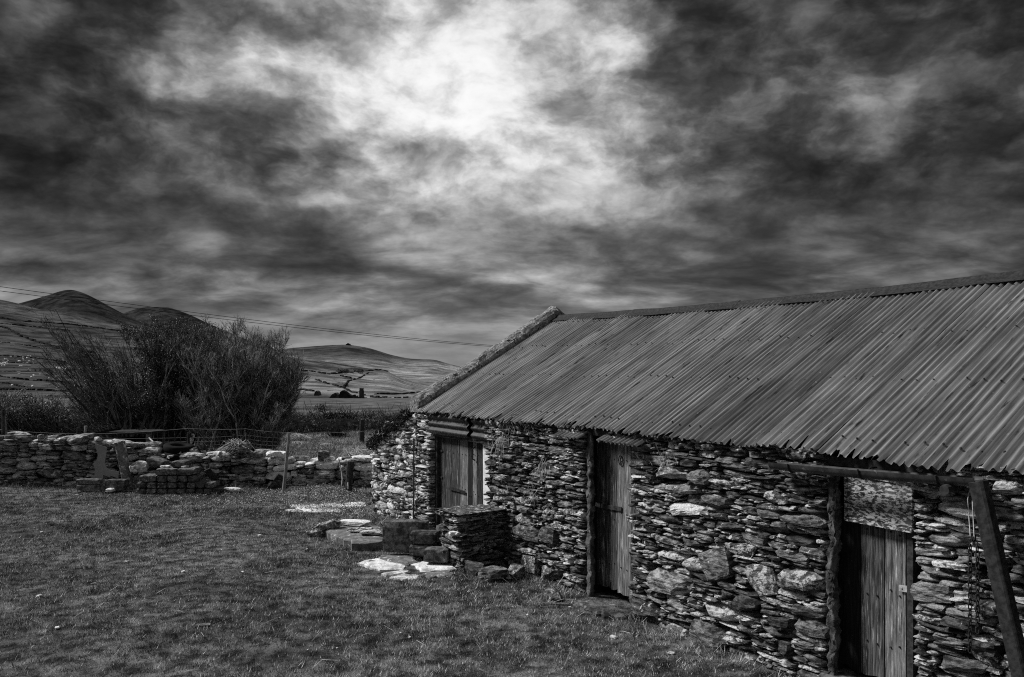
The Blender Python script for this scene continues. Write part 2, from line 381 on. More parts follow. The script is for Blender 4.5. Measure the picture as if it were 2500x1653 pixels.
h_mid = Hill('hill', smoothsil([(420, 830), (600, 852), (714, 870), (803, 884), (895, 899), (944, 905), (987, 927), (1033, 942), (1072, 948), (1250, 956), (1700, 958)]), 330, 1350, 974, M['hill_mid'], .8, 2.)
# hedge banks and field walls crossing the far slopes
hb = MB()
def hedge(h, pts, w, hgt):
    P3 = []
    for (a, b) in zip(pts[:-1], pts[1:]):
        n = max(2, int(abs(b[0] - a[0]) + abs(b[1] - a[1])) // 5)
        for i in range(n):
            t = i / n; P3.append(h.on(a[0] + (b[0] - a[0]) * t, a[1] + (b[1] - a[1]) * t + rng.uniform(-.6, .6)))
    P3.append(h.on(*pts[-1]))
    for i, p in enumerate(P3[:-1]):
        q = P3[i + 1]
        if rng.random() < .16: continue
        hh = hgt * .55 * rng.uniform(.5, 1.2); w_ = w * rng.uniform(.25, .7)
        dv = (q - p); sd = Vector((-dv.y, dv.x, 0)).normalized() * w_ / 2
        hb.add([p - sd - Vector((0, 0, 2)), q - sd - Vector((0, 0, 2)), q + sd - Vector((0, 0, 2)), p + sd - Vector((0, 0, 2)),
                p - sd * .5 + Vector((0, 0, hh)), q - sd * .5 + Vector((0, 0, hh)), q + sd * .5 + Vector((0, 0, hh)), p + sd * .5 + Vector((0, 0, hh))],
               [(0, 1, 5, 4), (1, 2, 6, 5), (2, 3, 7, 6), (3, 0, 4, 7), (4, 5, 6, 7)])
for pts, w, g in [([(-40, 772), (60, 785), (170, 792), (325, 812)], 14, 5), ([(-40, 786), (100, 800), (170, 808)], 10, 4), ([(-40, 790), (20, 803), (52, 822), (100, 838), (165, 857), (230, 862)], 16, 5),
                  ([(-40, 830), (60, 843), (100, 850)], 7, 2.5), ([(-40, 866), (60, 872), (160, 884)], 8, 3), ([(-40, 884), (50, 887), (150, 893)], 5, 2), ([(-40, 914), (45, 926), (90, 930), (170, 934)], 5, 2.2), ([(-40, 930), (20, 938), (60, 946)], 4, 1.8), ([(-40, 953), (60, 952), (170, 957)], 4, 1.6), ([(-40, 906), (70, 908), (160, 911)], 3, 1.2)]:
    hedge(h_left, pts, w, g)
for pts, w, g in [([(705, 903), (760, 907), (800, 914), (860, 908), (930, 903), (948, 906)], 9, 3), ([(770, 927), (800, 938), (838, 947)], 6, 2.5), ([(838, 947), (850, 931), (880, 922), (900, 910)], 5, 2.2), ([(830, 918), (856, 924)], 6, 3), ([(838, 947), (858, 958), (890, 965)], 5, 1.6), ([(915, 963), (980, 963), (1030, 957), (1072, 952)], 5, 1.6), ([(905, 970), (945, 973), (1010, 985)], 3, 1.6), ([(690, 957), (740, 952), (765, 956)], 5, 2.)]:
    hedge(h_mid, pts, w, g)
tag(hb.build('far_hedges', M['hedge_far']), 'dark hedge banks and walls dividing the far hillside fields', kind='stuff')

# ------------------------------------------------------------------ barn frame: facade line from A along DV, normal NO to the yard
A0 = Vector((2.073, 6.603, 0)); DV = Vector((-.5245, .851, 0)).normalized(); NO = Vector((-DV.y, DV.x, 0)); UP = Vector((0, 0, 1))
if NO.y > 0: NO = -NO
NI = -NO
def fp(s, out, z): return A0 + DV * s + NO * out + UP * z
def fxy(px, py, out=0.):
    k = (px - CXP) / FPX; B = A0 + NO * out
    s = (B.x - k * B.y) / (k * DV.y - DV.x); Y = B.y + DV.y * s
    return s, EYE + (HZP - py) / FPX * Y
def fbox(mb, s0, s1, o0, o1, z0, z1, bev=0., jit=0.):
    M3 = Matrix((DV, NO, UP)).transposed()
    return mb.box(fp((s0 + s1) / 2, (o0 + o1) / 2, (z0 + z1) / 2), (abs(s1 - s0), abs(o1 - o0), abs(z1 - z0)), M3, jit, bev)
ARC = 8.42; AR = .6
def barn_path(s):
    """point and frame on the outer wall line; the far end rounds off towards the back"""
    if s <= ARC: return fp(s, 0, 0), DV, NO
    a = (s - ARC) / AR
    if a <= math.pi / 2:
        c = fp(ARC, -AR, 0)
        return c + NO * AR * math.cos(a) + DV * AR * math.sin(a), DV * math.cos(a) + NI * math.sin(a), NO * math.cos(a) + DV * math.sin(a)
    return fp(ARC, -AR, 0) + DV * AR + NI * (s - ARC - AR * math.pi / 2), NI.copy(), DV.copy()
def line_path(p0, p1, nrm):
    p0, p1 = Vector(p0), Vector(p1); t = (p1 - p0).normalized()
    return lambda s: (p0 + t * s, t, Vector(nrm))

# ------------------------------------------------------------------ stones
def cube_grid(n):
    idx = {}; vs = []; fs = []
    def g(p):
        if p not in idx: idx[p] = len(vs); vs.append(Vector([2 * q / n - 1 for q in p]))
        return idx[p]
    for i in range(n):
        for j in range(n):
            for (f, a, b, c) in (((lambda u, v: (u, v, 0)), 0, 0, 1), ((lambda u, v: (u, v, n)), 0, 0, 0), ((lambda u, v: (u, 0, v)), 0, 0, 0), ((lambda u, v: (u, n, v)), 0, 0, 1), ((lambda u, v: (0, u, v)), 0, 0, 1), ((lambda u, v: (n, u, v)), 0, 0, 0)):
                q = [g(f(i, j)), g(f(i + 1, j)), g(f(i + 1, j + 1)), g(f(i, j + 1))]
                fs.append(tuple(reversed(q)) if c else tuple(q))
    return vs, fs
def rock_shape(seed, n=3, rnd=.3, strata=.1, jit=.06, cuts=5):
    r = random.Random(seed); vs, fs = cube_grid(n); out = []
    lay = {}
    planes = []
    for _ in range(cuts):
        a = r.uniform(0, 2 * math.pi); e = r.uniform(-.9, .9)
        planes.append((Vector((math.cos(a) * math.cos(e), math.sin(a) * math.cos(e), math.sin(e))), r.uniform(.78, 1.05)))
    for v in vs:
        sp = v.normalized() * 1.12
        p = v.lerp(sp, rnd)
        k = round(v.z, 3)
        if k not in lay: lay[k] = (r.uniform(1 - strata, 1 + strata * .4), r.uniform(-strata, strata) * .6, r.uniform(-strata, strata) * .6)
        q = lay[k]; p = Vector((p.x * q[0] + q[1], p.y * q[0] + q[2] * .5, p.z))
        for nrm, dd in planes:
            d = p.dot(nrm) - dd
            if d > 0: p -= nrm * d * .85
        p += Vector((r.uniform(-jit, jit), r.uniform(-jit, jit) * 1.3, r.uniform(-jit, jit) * 1.5))
        out.append(p)
    # fill the unit box again after the cuts
    a = np.array([tuple(v) for v in out]); lo, hi = a.min(0), a.max(0)
    a = (a - (lo + hi) / 2) / ((hi - lo) / 2)
    return a, fs
ROCKS = [rock_shape(100 + i, 3, .38, .10, .05, 5) for i in range(22)]            # flat slates
BLOCKS_ = [rock_shape(200 + i, 5, .34, .05, .035, 7) for i in range(10)]         # larger faces
ROUND = [rock_shape(300 + i, 4, .62, .03, .05, 4) for i in range(10)]            # rounded field stones
_shared = {}
def rock_mesh(kind, i, mat):
    key = (kind, i, mat.name)
    if key not in _shared:
        a, f = {'s': ROCKS, 'b': BLOCKS_, 'r': ROUND}[kind][i]
        _shared[key] = mesh_from('stone', a.tolist(), f, mat, kind == 'r')
    return _shared[key]
def pack(S0, S1, topf, botf, obst, wr, asp, res=.02, seed=1, tmin=.025, tmax=.2, coarse=0.5):
    """stack stones from the ground up along a wall: (s, z, width, thickness)"""
    r = random.Random(seed); n = int((S1 - S0) / res); h = [botf(S0 + (i + .5) * res) for i in range(n)]
    top = [topf(S0 + (i + .5) * res) for i in range(n)]; out = []
    ob = []
    for (a, b, z0, z1) in obst: ob.append((max(0, int((a - S0) / res)), min(n, int((b - S0) / res) + 1), z0, z1))
    def lift(i):
        ch = True
        while ch:
            ch = False
            for (a, b, z0, z1) in ob:
                if a <= i < b and z0 - .022 <= h[i] < z1: h[i] = z1; ch = True
    for i in range(n): lift(i)
    for _ in range(30000):
        best = None
        for i in range(n):
            if h[i] < top[i] - .015 and (best is None or h[i] < h[best] - 1e-6): best = i
        if best is None: break
        a = b = best; lv = h[best]
        while a > 0 and abs(h[a - 1] - lv) < .016 and h[a - 1] < top[a - 1]: a -= 1
        while b < n - 1 and abs(h[b + 1] - lv) < .016 and h[b + 1] < top[b + 1]: b += 1
        vw = (b - a + 1) * res
        w = wr[0] * (wr[1] / wr[0]) ** (r.random() ** (1 / (coarse + .5)))
        if w > vw or vw - w < wr[0] * .7: w = vw
        w = min(w, wr[1] * 1.15)
        c = max(1, int(round(w / res)))
        i0 = a if r.random() < .5 else b - c + 1
        i0 = max(a, min(i0, b - c + 1)); i1 = i0 + c
        base = max(h[i0:i1]); t = max(tmin, min(tmax, w * r.uniform(*asp)))
        lim = 9.
        for (oa, ob_, z0, z1) in ob:
            if oa < i1 and ob_ > i0 and z0 > base: lim = min(lim, z0 - base)
        nb = min([h[q] for q in (a - 1, b + 1) if 0 <= q < n] or [9]) - base
        if w == vw and 0 < nb < tmax * 1.2 and r.random() < .55: t = max(tmin, min(nb, t * 1.6))
        t = min(t, lim)
        if lim - t < .022: t = lim
        if c >= 2 and w > .03: out.append((S0 + (i0 + c / 2) * res, base + t / 2, c * res, t))
        for q in range(i0, i1): h[q] = base + t; lift(q)
    return out
def to_px(p): return (CXP + FPX * p.x / p.y, HZP - FPX * (p.z - EYE) / p.y) if p.y > .3 else (9e9, 9e9)
def lay_stones(parent, stones, path, matf, kindf, limit, seed=3, depth=(.18, .3), proud=.05, tilt=4., grow=1.1, joined='small_stones', yaw=5.):
    """the stones that show largest become objects of their own, the rest one joined part"""
    r = random.Random(seed); items = []
    for (s, z, w, t, *ex) in stones:
        p, tg, nr = path(s)
        dp = r.uniform(*depth) if w < .35 else r.uniform(depth[1], depth[1] * 1.3)
        c = p + UP * z + nr * (-dp / 2 + r.uniform(0, proud) + (.03 if ex else 0))
        B = Matrix((tg, nr, UP)).transposed()
        E = Euler((R(r.uniform(-6, 6)), R(r.uniform(-tilt, tilt) if not ex else ex[0]), R(r.uniform(-yaw, yaw)))).to_matrix()
        flip = -1 if r.random() < .5 else 1
        Mx = Matrix.Translation(c) @ (B @ E).to_4x4() @ Matrix.Diagonal((flip * grow * w / 2, flip * dp / 2, grow * t / 2, 1))
        px = to_px(c); vis = -60 < px[0] < 2560 and 600 < px[1] < 1720
        kd = kindf(r, s, z, w, t); m = matf(r, s, z, w, t)
        items.append((w * t / c.y ** 2 if vis else 0, kd, r.randrange(len({'s': ROCKS, 'b': BLOCKS_, 'r': ROUND}[kd])), m, Mx))
    items.sort(key=lambda q: -q[0])
    for q in items[:limit]:
        link(bpy.data.objects.new('stone', rock_mesh(q[1], q[2], M[q[3]])), q[4], parent)
    rest = {}
    for q in items[limit:]: rest.setdefault(q[3], []).append(q)
    for mk, qs in rest.items():
        VV = []; FF = []; off = 0
        for q in qs:
            a, f = {'s': ROCKS, 'b': BLOCKS_, 'r': ROUND}[q[1]][q[2]]
            m4 = np.array(q[4]); VV.append(a @ m4[:3, :3].T + m4[:3, 3]); FF += [tuple(i + off for i in ff) for ff in f]; off += len(a)
        me = mesh_from(joined, np.concatenate(VV).tolist(), FF, M[mk])
        o = link(bpy.data.objects.new(joined, me), None, parent); tag(o, kind='stuff')

# ------------------------------------------------------------------ barn
barn = empty('stone_barn', fp(1, -2.5, 0), 'long low dry stone barn with corrugated iron roof and three plank doors', 'barn')
RU, RZ, EU, EZ = 2.5, 3.30, -.10, 1.80       # ridge and eave lines
S_G, S_E = 6.72, -5.0                        # far gable, near end
def sag(s): return .055 * math.sin(math.pi * max(0., min(1., (6.72 - s) / 8.5))) + .012 * float(wob(s, 0, 1.7, 4))
def roofz(s, u): 
    if u > RU: u = 2 * RU - u
    t = (u - EU) / (RU - EU); return EZ + (RZ - sag(s) - EZ) * t
D1 = (4.60, 6.26); D2 = (1.70, 2.40); D3 = (-1.30, -.66)
core = MB()
for a, b in ((S_E, D3[0]), (D3[1] + .04, D2[0]), (D2[1] + .04, D1[0]), (D1[1], 6.6)):
    fbox(core, a, b, -.5, -.12, -.2, 1.72)
fbox(core, D1[0], D1[1], -.5, -.2, 1.5, 1.72)
fbox(core, S_E, S_G, -5.0, -4.5, -.2, 1.75)
for s0, s1 in ((S_E, S_E + .45), (6.36, 6.74)):
    poly = [fp(s0, -.12, -.2), fp(s0, -.12, 1.70), fp(s0, -RU, RZ - .12), fp(s0, -5.0, 1.70), fp(s0, -5.0, -.2)]
    core.prism(poly, DV * (s1 - s0))
# core of the sloping wing wall beyond the gable
cp = [fp(6.6, -.12, -.2), fp(8.2, -.12, -.2), fp(8.2, -.12, 1.2), fp(6.74, -.12, 1.72), fp(6.6, -.12, 1.72)]
core.prism(cp, NI * .6)
core.prism([fp(8.2, -.14, -.2), fp(8.55, -.3, -.2), fp(8.75, -.7, -.2), fp(8.75, -1.2, -.2), fp(8.2, -1.2, -.2)], UP * 1.32)
wall = core.build('wall', M['core'], barn)
big = []        # individual large stones read off the photograph: rectangles on the facade
def bigst(x0, y0, x1, y1, tilt=0.):
    a = fxy(x0, (y0 + y1) / 2); b = fxy(x1, (y0 + y1) / 2); c = fxy((x0 + x1) / 2, y0); d = fxy((x0 + x1) / 2, y1)
    big.append(((a[0] + b[0]) / 2, (c[1] + d[1]) / 2, a[0] - b[0], c[1] - d[1], tilt))
for q in [(580, 930, 800, 1070, 4), (885, 820, 1055, 990, 22), (1160, 910, 1310, 1085, 12), (600, 340, 790, 410, 0), (800, 345, 920, 430, 0), (870, 505, 1040, 572, 0), (1350, 930, 1590, 1045, 3), (890, 1140, 1080, 1250, 6),
          (440, 1110, 620, 1250, 0), (820, 1240, 1010, 1400, 0), (1420, 1225, 1600, 1320, 6), (1105, 735, 1250, 805, 0), (710, 540, 870, 610, 10), (1240, 475, 1390, 560, 10), (1340, 610, 1590, 680, 3), (1280, 1220, 1400, 1290, 5),
          (1070, 1090, 1220, 1175, 14), (1320, 1360, 1400, 1470, 0), (760, 870, 900, 945, 8), (600, 430, 880, 485, 4)]:
    bigst(1350 + q[0] / 2.401, 1000 + q[1] / 2.401, 1350 + q[2] / 2.401, 1000 + q[3] / 2.401, q[4])
for q in [(855, 1090, 1095, 1235, 0), (1100, 1120, 1260, 1270, 0), (850, 920, 1000, 990, 0), (855, 992, 1010, 1088, 0), (915, 1400, 1060, 1560, 5), (720, 430, 870, 480, 2), (710, 555, 870, 630, 0), (1080, 1490, 1260, 1640, 16), (800, 640, 910, 710, 0), (680, 625, 790, 685, 0)]:
    bigst(1040 + q[0] / 3.92, 1000 + q[1] / 3.92, 1040 + q[2] / 3.92, 1000 + q[3] / 3.92, q[4])
for q in [(640, 915, 905, 1040, 9), (810, 775, 1060, 825, 3), (875, 1175, 1130, 1250, 3), (1025, 1320, 1265, 1410, 6), (835, 1440, 1150, 1540, 5), (1110, 1030, 1320, 1130, 10), (1225, 215, 1410, 310, 4)]:
    bigst(2000 + q[0] / 2.836, 1100 + q[1] / 2.836, 2000 + q[2] / 2.836, 1100 + q[3] / 2.836, q[4])
obst = [(D1[0], D1[1], -1, 3), (D2[0], D2[1] + .04, -1, 3), (D3[0], D3[1] + .06, -1, 3)]
obst += [(b[0] - b[2] / 2, b[0] + b[2] / 2, b[1] - b[3] / 2, b[1] + b[3] / 2) for b in big]
def topz(s): return 1.83 if s < 6.2 else 1.78
st = pack(-3.2, 6.74, topz, lambda s: -.06, obst, (.06, .36), (.13, .30), seed=4, tmin=.02, tmax=.10, coarse=.5)
def wingtop(s): return 1.78 if s < 6.9 else max(.98, 1.78 - (s - 6.85) * .37)
stw = pack(6.74, ARC + AR * math.pi / 2 + .5, lambda s: wingtop(s) - .05, lambda s: -.06, [], (.09, .36), (.24, .5), seed=9, tmin=.03, tmax=.15, coarse=.6)
def m_fac(r, s, z, w, t):
    if s > 6.3: return 'stone_pale' if r.random() < .52 else ('stone' if r.random() < .6 else 'stone_dark')
    if -1.75 < s < -1.2 or (2.4 < s < 3.1 and r.random() < .6): return 'stone' if r.random() < .75 else 'stone_pale'
    if s > 2.3: return 'stone_dark' if r.random() < .88 else 'stone'
    q = r.random(); return 'stone_dark' if q < .3 else ('stone' if q < .92 else 'stone_pale')
def k_fac(r, s, z, w, t): 
    if s > 6.74: return 'r' if r.random() < .25 else ('b' if t > .08 else 's')
    return 'b' if w > .26 or t > .11 else 's'
lay_stones(wall, st + big + stw, barn_path, m_fac, k_fac, 300, seed=5, proud=.055)

# roof: corrugated sheets, each its own object
roof = MB()
for s in np.arange(S_E + .3, 6.6, 1.1):     # rafters under the sheets
    roof.tube([fp(s, .02, roofz(s, -.02) - .09), fp(s, -RU, roofz(s, RU) - .09)], .04, 4)
for u in (.05, .9, 1.7, 2.4): roof.tube([fp(S_E, -u, roofz(S_E, u) - .045), fp(6.6, -u, roofz(6.6, u) - .045)], .025, 4)
roof = roof.build('roof', M['timber'], barn)
SLD = (NO * (RU - EU) + UP * (EZ - RZ)); SLL = SLD.length; SLD.normalize()
RN = DV.cross(SLD); RN = RN if RN.z > 0 else -RN
PITCH = .066
def sheet_mesh(width, y0, y1, seed, bite=1., s_left=0., sagf=True, amp=.0145, ragged=True):
    r = random.Random(seed); n = int(round(width / PITCH * 8)); rows = [y0, y0 + (y1 - y0) * .2, y0 + (y1 - y0) * .45, y0 + (y1 - y0) * .7, y1 - .24, y1 - .12, y1]
    V = []; F = []
    cuts = [0.] * (n + 1)
    if ragged:
        i = 0
        while i <= n:
            if r.random() < .42 * bite:
                L = r.randrange(2, 6); dpt = r.uniform(.03, .13) * bite
                for j in range(L):
                    if i + j <= n: cuts[i + j] = dpt * (.7 + .5 * r.random()) * (1 if 0 < j < L - 1 else .5)
                i += L
            i += r.randrange(2, 7)
    dent = [(r.uniform(0, width), r.uniform(y0, y1), r.uniform(-.006, .006)) for _ in range(4)]
    for k, y in enumerate(rows):
        for i in range(n + 1):
            x = width * i / n
            yy = y
            if k == len(rows) - 1: yy = y - cuts[i] + r.uniform(-.006, .006)
            if k == len(rows) - 2: yy = y - max(0, cuts[i] - .06)
            z = amp * math.cos(2 * math.pi * x / PITCH)
            if sagf: z -= sag(s_left - x) * (1 - y / SLL) * .86
            for (dx, dy, dd) in dent: z += dd * math.exp(-((x - dx) ** 2 + (y - dy) ** 2) / .12)
            V.append((x, yy, z))
    m = n + 1
    F = [(j * m + i, j * m + i + 1, (j + 1) * m + i + 1, (j + 1) * m + i) for j in range(len(rows) - 1) for i in range(n)]
    return mesh_from('roof_sheet', V, F, M['iron'], True)
SHW = 9 * PITCH; s = 6.60; k = 0; bolts = MB()
def smat(s, lift, off=0., yaw=0.):
    B = Matrix((-DV, SLD, RN)).transposed().to_4x4()
    return Matrix.Translation(fp(s, -RU, RZ) + RN * lift + SLD * off) @ B @ Matrix.Rotation(yaw, 4, 'Z')
while s > S_E - .1:
    lift = .008 + (.014 if k % 2 else 0.) ; off = rng.uniform(-.035, .03)
    me = sheet_mesh(SHW + .03, 0.02, SLL, 40 + k, 1.25 if k < 9 else 1.1, s)
    o = link(bpy.data.objects.new('roof_sheet', me), smat(s, lift, off, rng.uniform(-.006, .006)), roof)
    for row in (.22, 1.05, 1.9, 2.78):
        for c in range(0, 8, 2):
            q = fp(s - (c + (1 if k % 2 else 0)) * PITCH, -RU, RZ) + SLD * (row + rng.uniform(-.03, .03)) + RN * (lift + .010 - sag(s) * (1 - row / SLL) * .86)
            bolts.tube([q, q + RN * .012], [.011, .006], 5)
    s -= SHW; k += 1
tag(bolts.build('bolt_heads', M['iron_dark'], roof), kind='stuff')
# two short patching sheets pushed under the eave by the middle door
for (x0, y0, w_, dr, mt) in ((1362, 1044, .42, .20, 'iron_new'), (1466, 1052, .62, .16, 'iron')):
    s_, z_ = fxy(x0, y0, .1)
    me = sheet_mesh(w_, 0, .36, 900 + int(x0), .3, 0, False); me.materials.clear(); me.materials.append(M['iron'])
    B = Matrix((-DV, (NO * .93 - UP * .37).normalized(), (UP * .93 + NO * .37).normalized())).transposed().to_4x4()
    link(bpy.data.objects.new('roof_sheet', me), Matrix.Translation(fp(s_, -.18, EZ + .045)) @ B, roof)
# the far slope, plain sheets
for i in range(10):
    sa = 6.6 - i * 1.16; 
    me = sheet_mesh(1.18, .02, SLL, 700 + i, .2, sa)
    B = Matrix((DV, (NI * (RU - EU) + UP * (EZ - RZ)).normalized(), ((NI * (RZ - EZ) + UP * (RU - EU))).normalized())).transposed().to_4x4()
    link(bpy.data.objects.new('roof_sheet', me), Matrix.Translation(fp(sa - 1.16, -RU, RZ)) @ B, roof)
# ridge cappings
for i in range(6):
    a = 6.58 - i * 2.0; b = a - 2.03; mb = MB(); prof = []
    for (du, dz) in ((.15, -.085), (.05, -.025), (.03, .005), (0, .018), (-.03, .005), (-.05, -.025), (-.15, -.085)): prof.append((du, dz))
    n = 7; ks = 9; V = []
    for j in range(ks):
        ss = a + (b - a) * j / (ks - 1)
        for (du, dz) in prof: V.append(fp(ss, -RU + du, RZ - sag(ss) + .040 + dz + (.006 if i % 2 else 0) + rng.uniform(-.004, .004)))
    mb.add(V, [(j * n + c, j * n + c + 1, (j + 1) * n + c + 1, (j + 1) * n + c) for j in range(ks - 1) for c in range(n - 1)])
    mb.build('ridge_cap', M['metal'], roof)
# gable coping: rough rendered bar along the verge, both slopes
for sgn in (1, -1):
    mb = MB(); ks = 34; rings = []
    for j in range(ks):
        t = j / (ks - 1)
        u = (EU + .04) + (RU - EU - .04) * t
        c = fp(6.70, -u if sgn > 0 else -(2 * RU - u), EZ + (RZ - EZ) * (u - EU) / (RU - EU) + .12 - .03 * math.sin(math.pi * t))
        for (ds, dn) in ((-.14, -.13), (-.165, .01), (-.09, .075), (.0, .09), (.09, .075), (.165, .01), (.14, -.13)):
            rings.append(c + DV * (ds + rng.uniform(-.012, .012)) + UP * (dn * 1.1 + rng.uniform(-.012, .012)))
    n = 7; fs_ = [(j * n + c, j * n + (c + 1) % n, (j + 1) * n + (c + 1) % n, (j + 1) * n + c) for j in range(ks - 1) for c in range(n)]
    fs_ += [tuple(range(n)), tuple((ks - 1) * n + c for c in range(n))]
    mb.add(rings, fs_); mb.build('gable_coping', M['coping'], barn)

def rough_box(s0, s1, o0, o1, z0, z1, name, mat, parent, seed=1, amp=.014):
    r = random.Random(seed); nz = max(8, int((z1 - z0) / .035)); prof = [(0, 0), (.5, -.02), (1, 0), (1.02, .5), (1, 1), (.75, 1.02), (.5, 1.03), (.25, 1.02), (0, 1), (-.02, .5)]; n = len(prof); V = []
    for k_ in range(nz + 1):
        zz = z0 + (z1 - z0) * k_ / nz; g = amp * 1.2 * math.sin(zz * 7 + seed) + amp * .8 * math.sin(zz * 17.3 + 2 * seed)
        for (u, w) in prof: V.append(fp(s0 + (s1 - s0) * u + .5 * g * (1 if u > .5 else 1.4) + r.uniform(-amp, amp), o0 + (o1 - o0) * w + r.uniform(-amp, amp) * 1.4, zz + r.uniform(-.008, .008)))
    F = [(k_ * n + c_, k_ * n + (c_ + 1) % n, (k_ + 1) * n + (c_ + 1) % n, (k_ + 1) * n + c_) for k_ in range(nz) for c_ in range(n)] + [tuple(nz * n + c_ for c_ in range(n))]
    return MB().add(V, F).build(name, M[mat], parent, True)
# doors -----------------------------------------------------------------------------
NAILS = MB()
def board(s0, s1, z0, z1, out, th, mat, parent, name='plank', ztop1=None, bev=.004):
    """vertical board, its top may slope from s0 to s1"""
    mb = MB(); zt1 = z1 if ztop1 is None else ztop1
    a, b = max(s0, s1), min(s0, s1)
    jb = rng.uniform(-.01, .01)
    bot = [fp(a + (b - a) * t, out, z0 + abs(rng.gauss(0, .022))) for t in (0, .2, .45, .7, 1)]; top = [fp(b + (a - b) * t, out, zt1 + (z1 - zt1) * t - abs(rng.gauss(0, .006))) for t in (0, .5, 1)]
    tw_ = NO * rng.uniform(-.006, .006)
    mb.prism(bot[:-1] + [bot[-1] + tw_, top[0] + tw_] + top[1:], NI * th)
    o = mb.build(name, M[mat], parent)
    for zc in (z0 + .28, (z0 + z1) / 2 + rng.uniform(-.05, .05), z1 - .2):
        for t in (.28, .72):
            q = fp(a + (b - a) * t, out + .002, zc + rng.uniform(-.02, .02)); NAILS.tube([q, q + NO * .007], [.008, .006], 6)
    return o
def strap(px0, py0, px1, py1, out, wpx, parent, name='hinge', mat='metal', taper=.55):
    a = fxy(px0, py0, out); b = fxy(px1, py1, out); w = .022
    mb = MB(); mb.prism([fp(a[0], out, a[1] - w), fp(b[0], out, b[1] - w * taper), fp(b[0], out, b[1] + w * taper), fp(a[0], out, a[1] + w)], NO * .008)
    for t in (.25, .75):
        q = fp(a[0] + (b[0] - a[0]) * t, out + .008, a[1] + (b[1] - a[1]) * t); mb.tube([q, q + NO * .006], [.008, .005], 6)
    return mb.build(name, M[mat], parent)
# far double-width door
o1 = -.14
mb = MB()
for zc in (.3, 1.2): fbox(mb, 4.72, 6.2, o1 - .07, o1 - .035, zc - .06, zc + .06)
d1 = mb.build('door', M['timber'], barn); tag(d1, 'wide door of mixed dark and silvered planks')
edges = [1060, 1072, 1086.5, 1100.5, 1123, 1142, 1153.5, 1164.5, 1177.5]; mats = ['wood_dark', 'wood', 'wood', 'wood', 'wood_pale', 'wood_dark', 'wood_pale', 'wood']
for i in range(8):
    sa = fxy(edges[i], 1100, o1)[0]; sb = fxy(edges[i + 1], 1100, o1)[0]
    board(sa - .004, sb + .004, .02, 1.455, o1 + rng.uniform(-.006, .006), .03, mats[i], d1)
strap(1053.5, 1097, 1081, 1101, o1 + .012, 8, d1); strap(1052.5, 1162, 1080, 1166, o1 + .012, 8, d1)
strap(1098, 1191, 1136, 1202, o1 + .012, 8, d1, 'latch_bar', 'metal', .8)
mb = MB()
a = fxy(1158, 1108, o1 + .02); mb.tube([fp(a[0], o1 + .01, a[1] - .09), fp(a[0], o1 + .045, a[1] - .07), fp(a[0], o1 + .045, a[1] + .07), fp(a[0], o1 + .01, a[1] + .09)], .011, 6)
mb.build('handle', M['metal'], d1)
mb = MB(); fbox(mb, 6.20, 6.27, -.2, -.08, 0, 1.5); mb.build('door_post', M['timber'], barn)
mb = MB(); fbox(mb, fxy(1198, 1150, -.12)[0], fxy(1178.5, 1150, -.12)[0], -.22, -.12, 0, 1.455, .01, .008); mb.build('limewashed_jamb', M['white'], barn)
mb = MB(); fbox(mb, 4.55, 6.27, -.19, -.05, 1.455, 1.53, .004); mb.build('lintel_beam', M['timber'], barn)
def lintel_sheet(s0, s1, z0, z1, out):
    V = []; nz = 26; xs = 8
    for j in range(nz):
        z = z0 + (z1 - z0) * j / (nz - 1); o_ = out - .02 * math.cos((z - z0) / .1 * 2 * math.pi)
        for i in range(xs):
            ss = s0 + (s1 - s0) * i / (xs - 1)
            dz_ = rng.uniform(-.012, .012) if j in (0, nz - 1) else 0
            V.append(fp(ss, o_ + .006 * math.sin(i * 1.7), z + dz_))
    me = MB().add(V, [(j * xs + i, j * xs + i + 1, (j + 1) * xs + i + 1, (j + 1) * xs + i) for j in range(nz - 1) for i in range(xs - 1)])
    return me.build('lintel_sheet', M['iron_dark'], barn, True)
lintel_sheet(6.38, 5.1, 1.50, 1.80, .0); lintel_sheet(5.02, 4.58, 1.50, 1.79, -.02)
# middle door
o2 = -.16
mb = MB()
for zc in (.3, 1.3): fbox(mb, 1.78, 2.3, o2 - .07, o2 - .035, zc - .06, zc + .06)
d2 = mb.build('door', M['timber'], barn); tag(d2, 'narrow door of peeling silvered planks')
for (x0, x1, mt) in ((1455, 1479, 'wood'), (1479.5, 1508, 'wood'), (1508.5, 1541, 'wood_pale'), (1541.5, 1566, 'wood')):
    sa = fxy(x0, 1200, o2)[0]; sb = fxy(x1, 1200, o2)[0]
    board(sa, sb + .003, .07 + rng.uniform(0, .03), 1.70, o2 + rng.uniform(-.006, .006), .03, mt, d2)
strap(1468, 1235, 1518, 1243, o2 + .012, 10, d2, 'hasp', 'timber', 1.)
strap(1447, 1228, 1465, 1234, o2 + .02, 6, d2, 'latch', 'metal_pale', 1.)
a = fxy(1514, 1124, o2 + .02); mb = MB(); mb.tube([fp(a[0] + .03 * math.cos(t), o2 + .015, a[1] + .05 * math.sin(t)) for t in np.linspace(0, 2 * math.pi, 13)], .006, 5, False); mb.build('ring_pull', M['metal'], d2)
sj = fxy(1426, 1200)[0]
rough_box(fxy(1442, 1200)[0], fxy(1433, 1200)[0], -.05, .0, -.02, 1.78, 'plaster_jamb', 'plaster', barn, 3, .011)
mb = MB(); fbox(mb, 1.66, 2.56, -.4, -.03, 1.74, 1.80); mb.build('lintel_beam', M['timber'], barn)
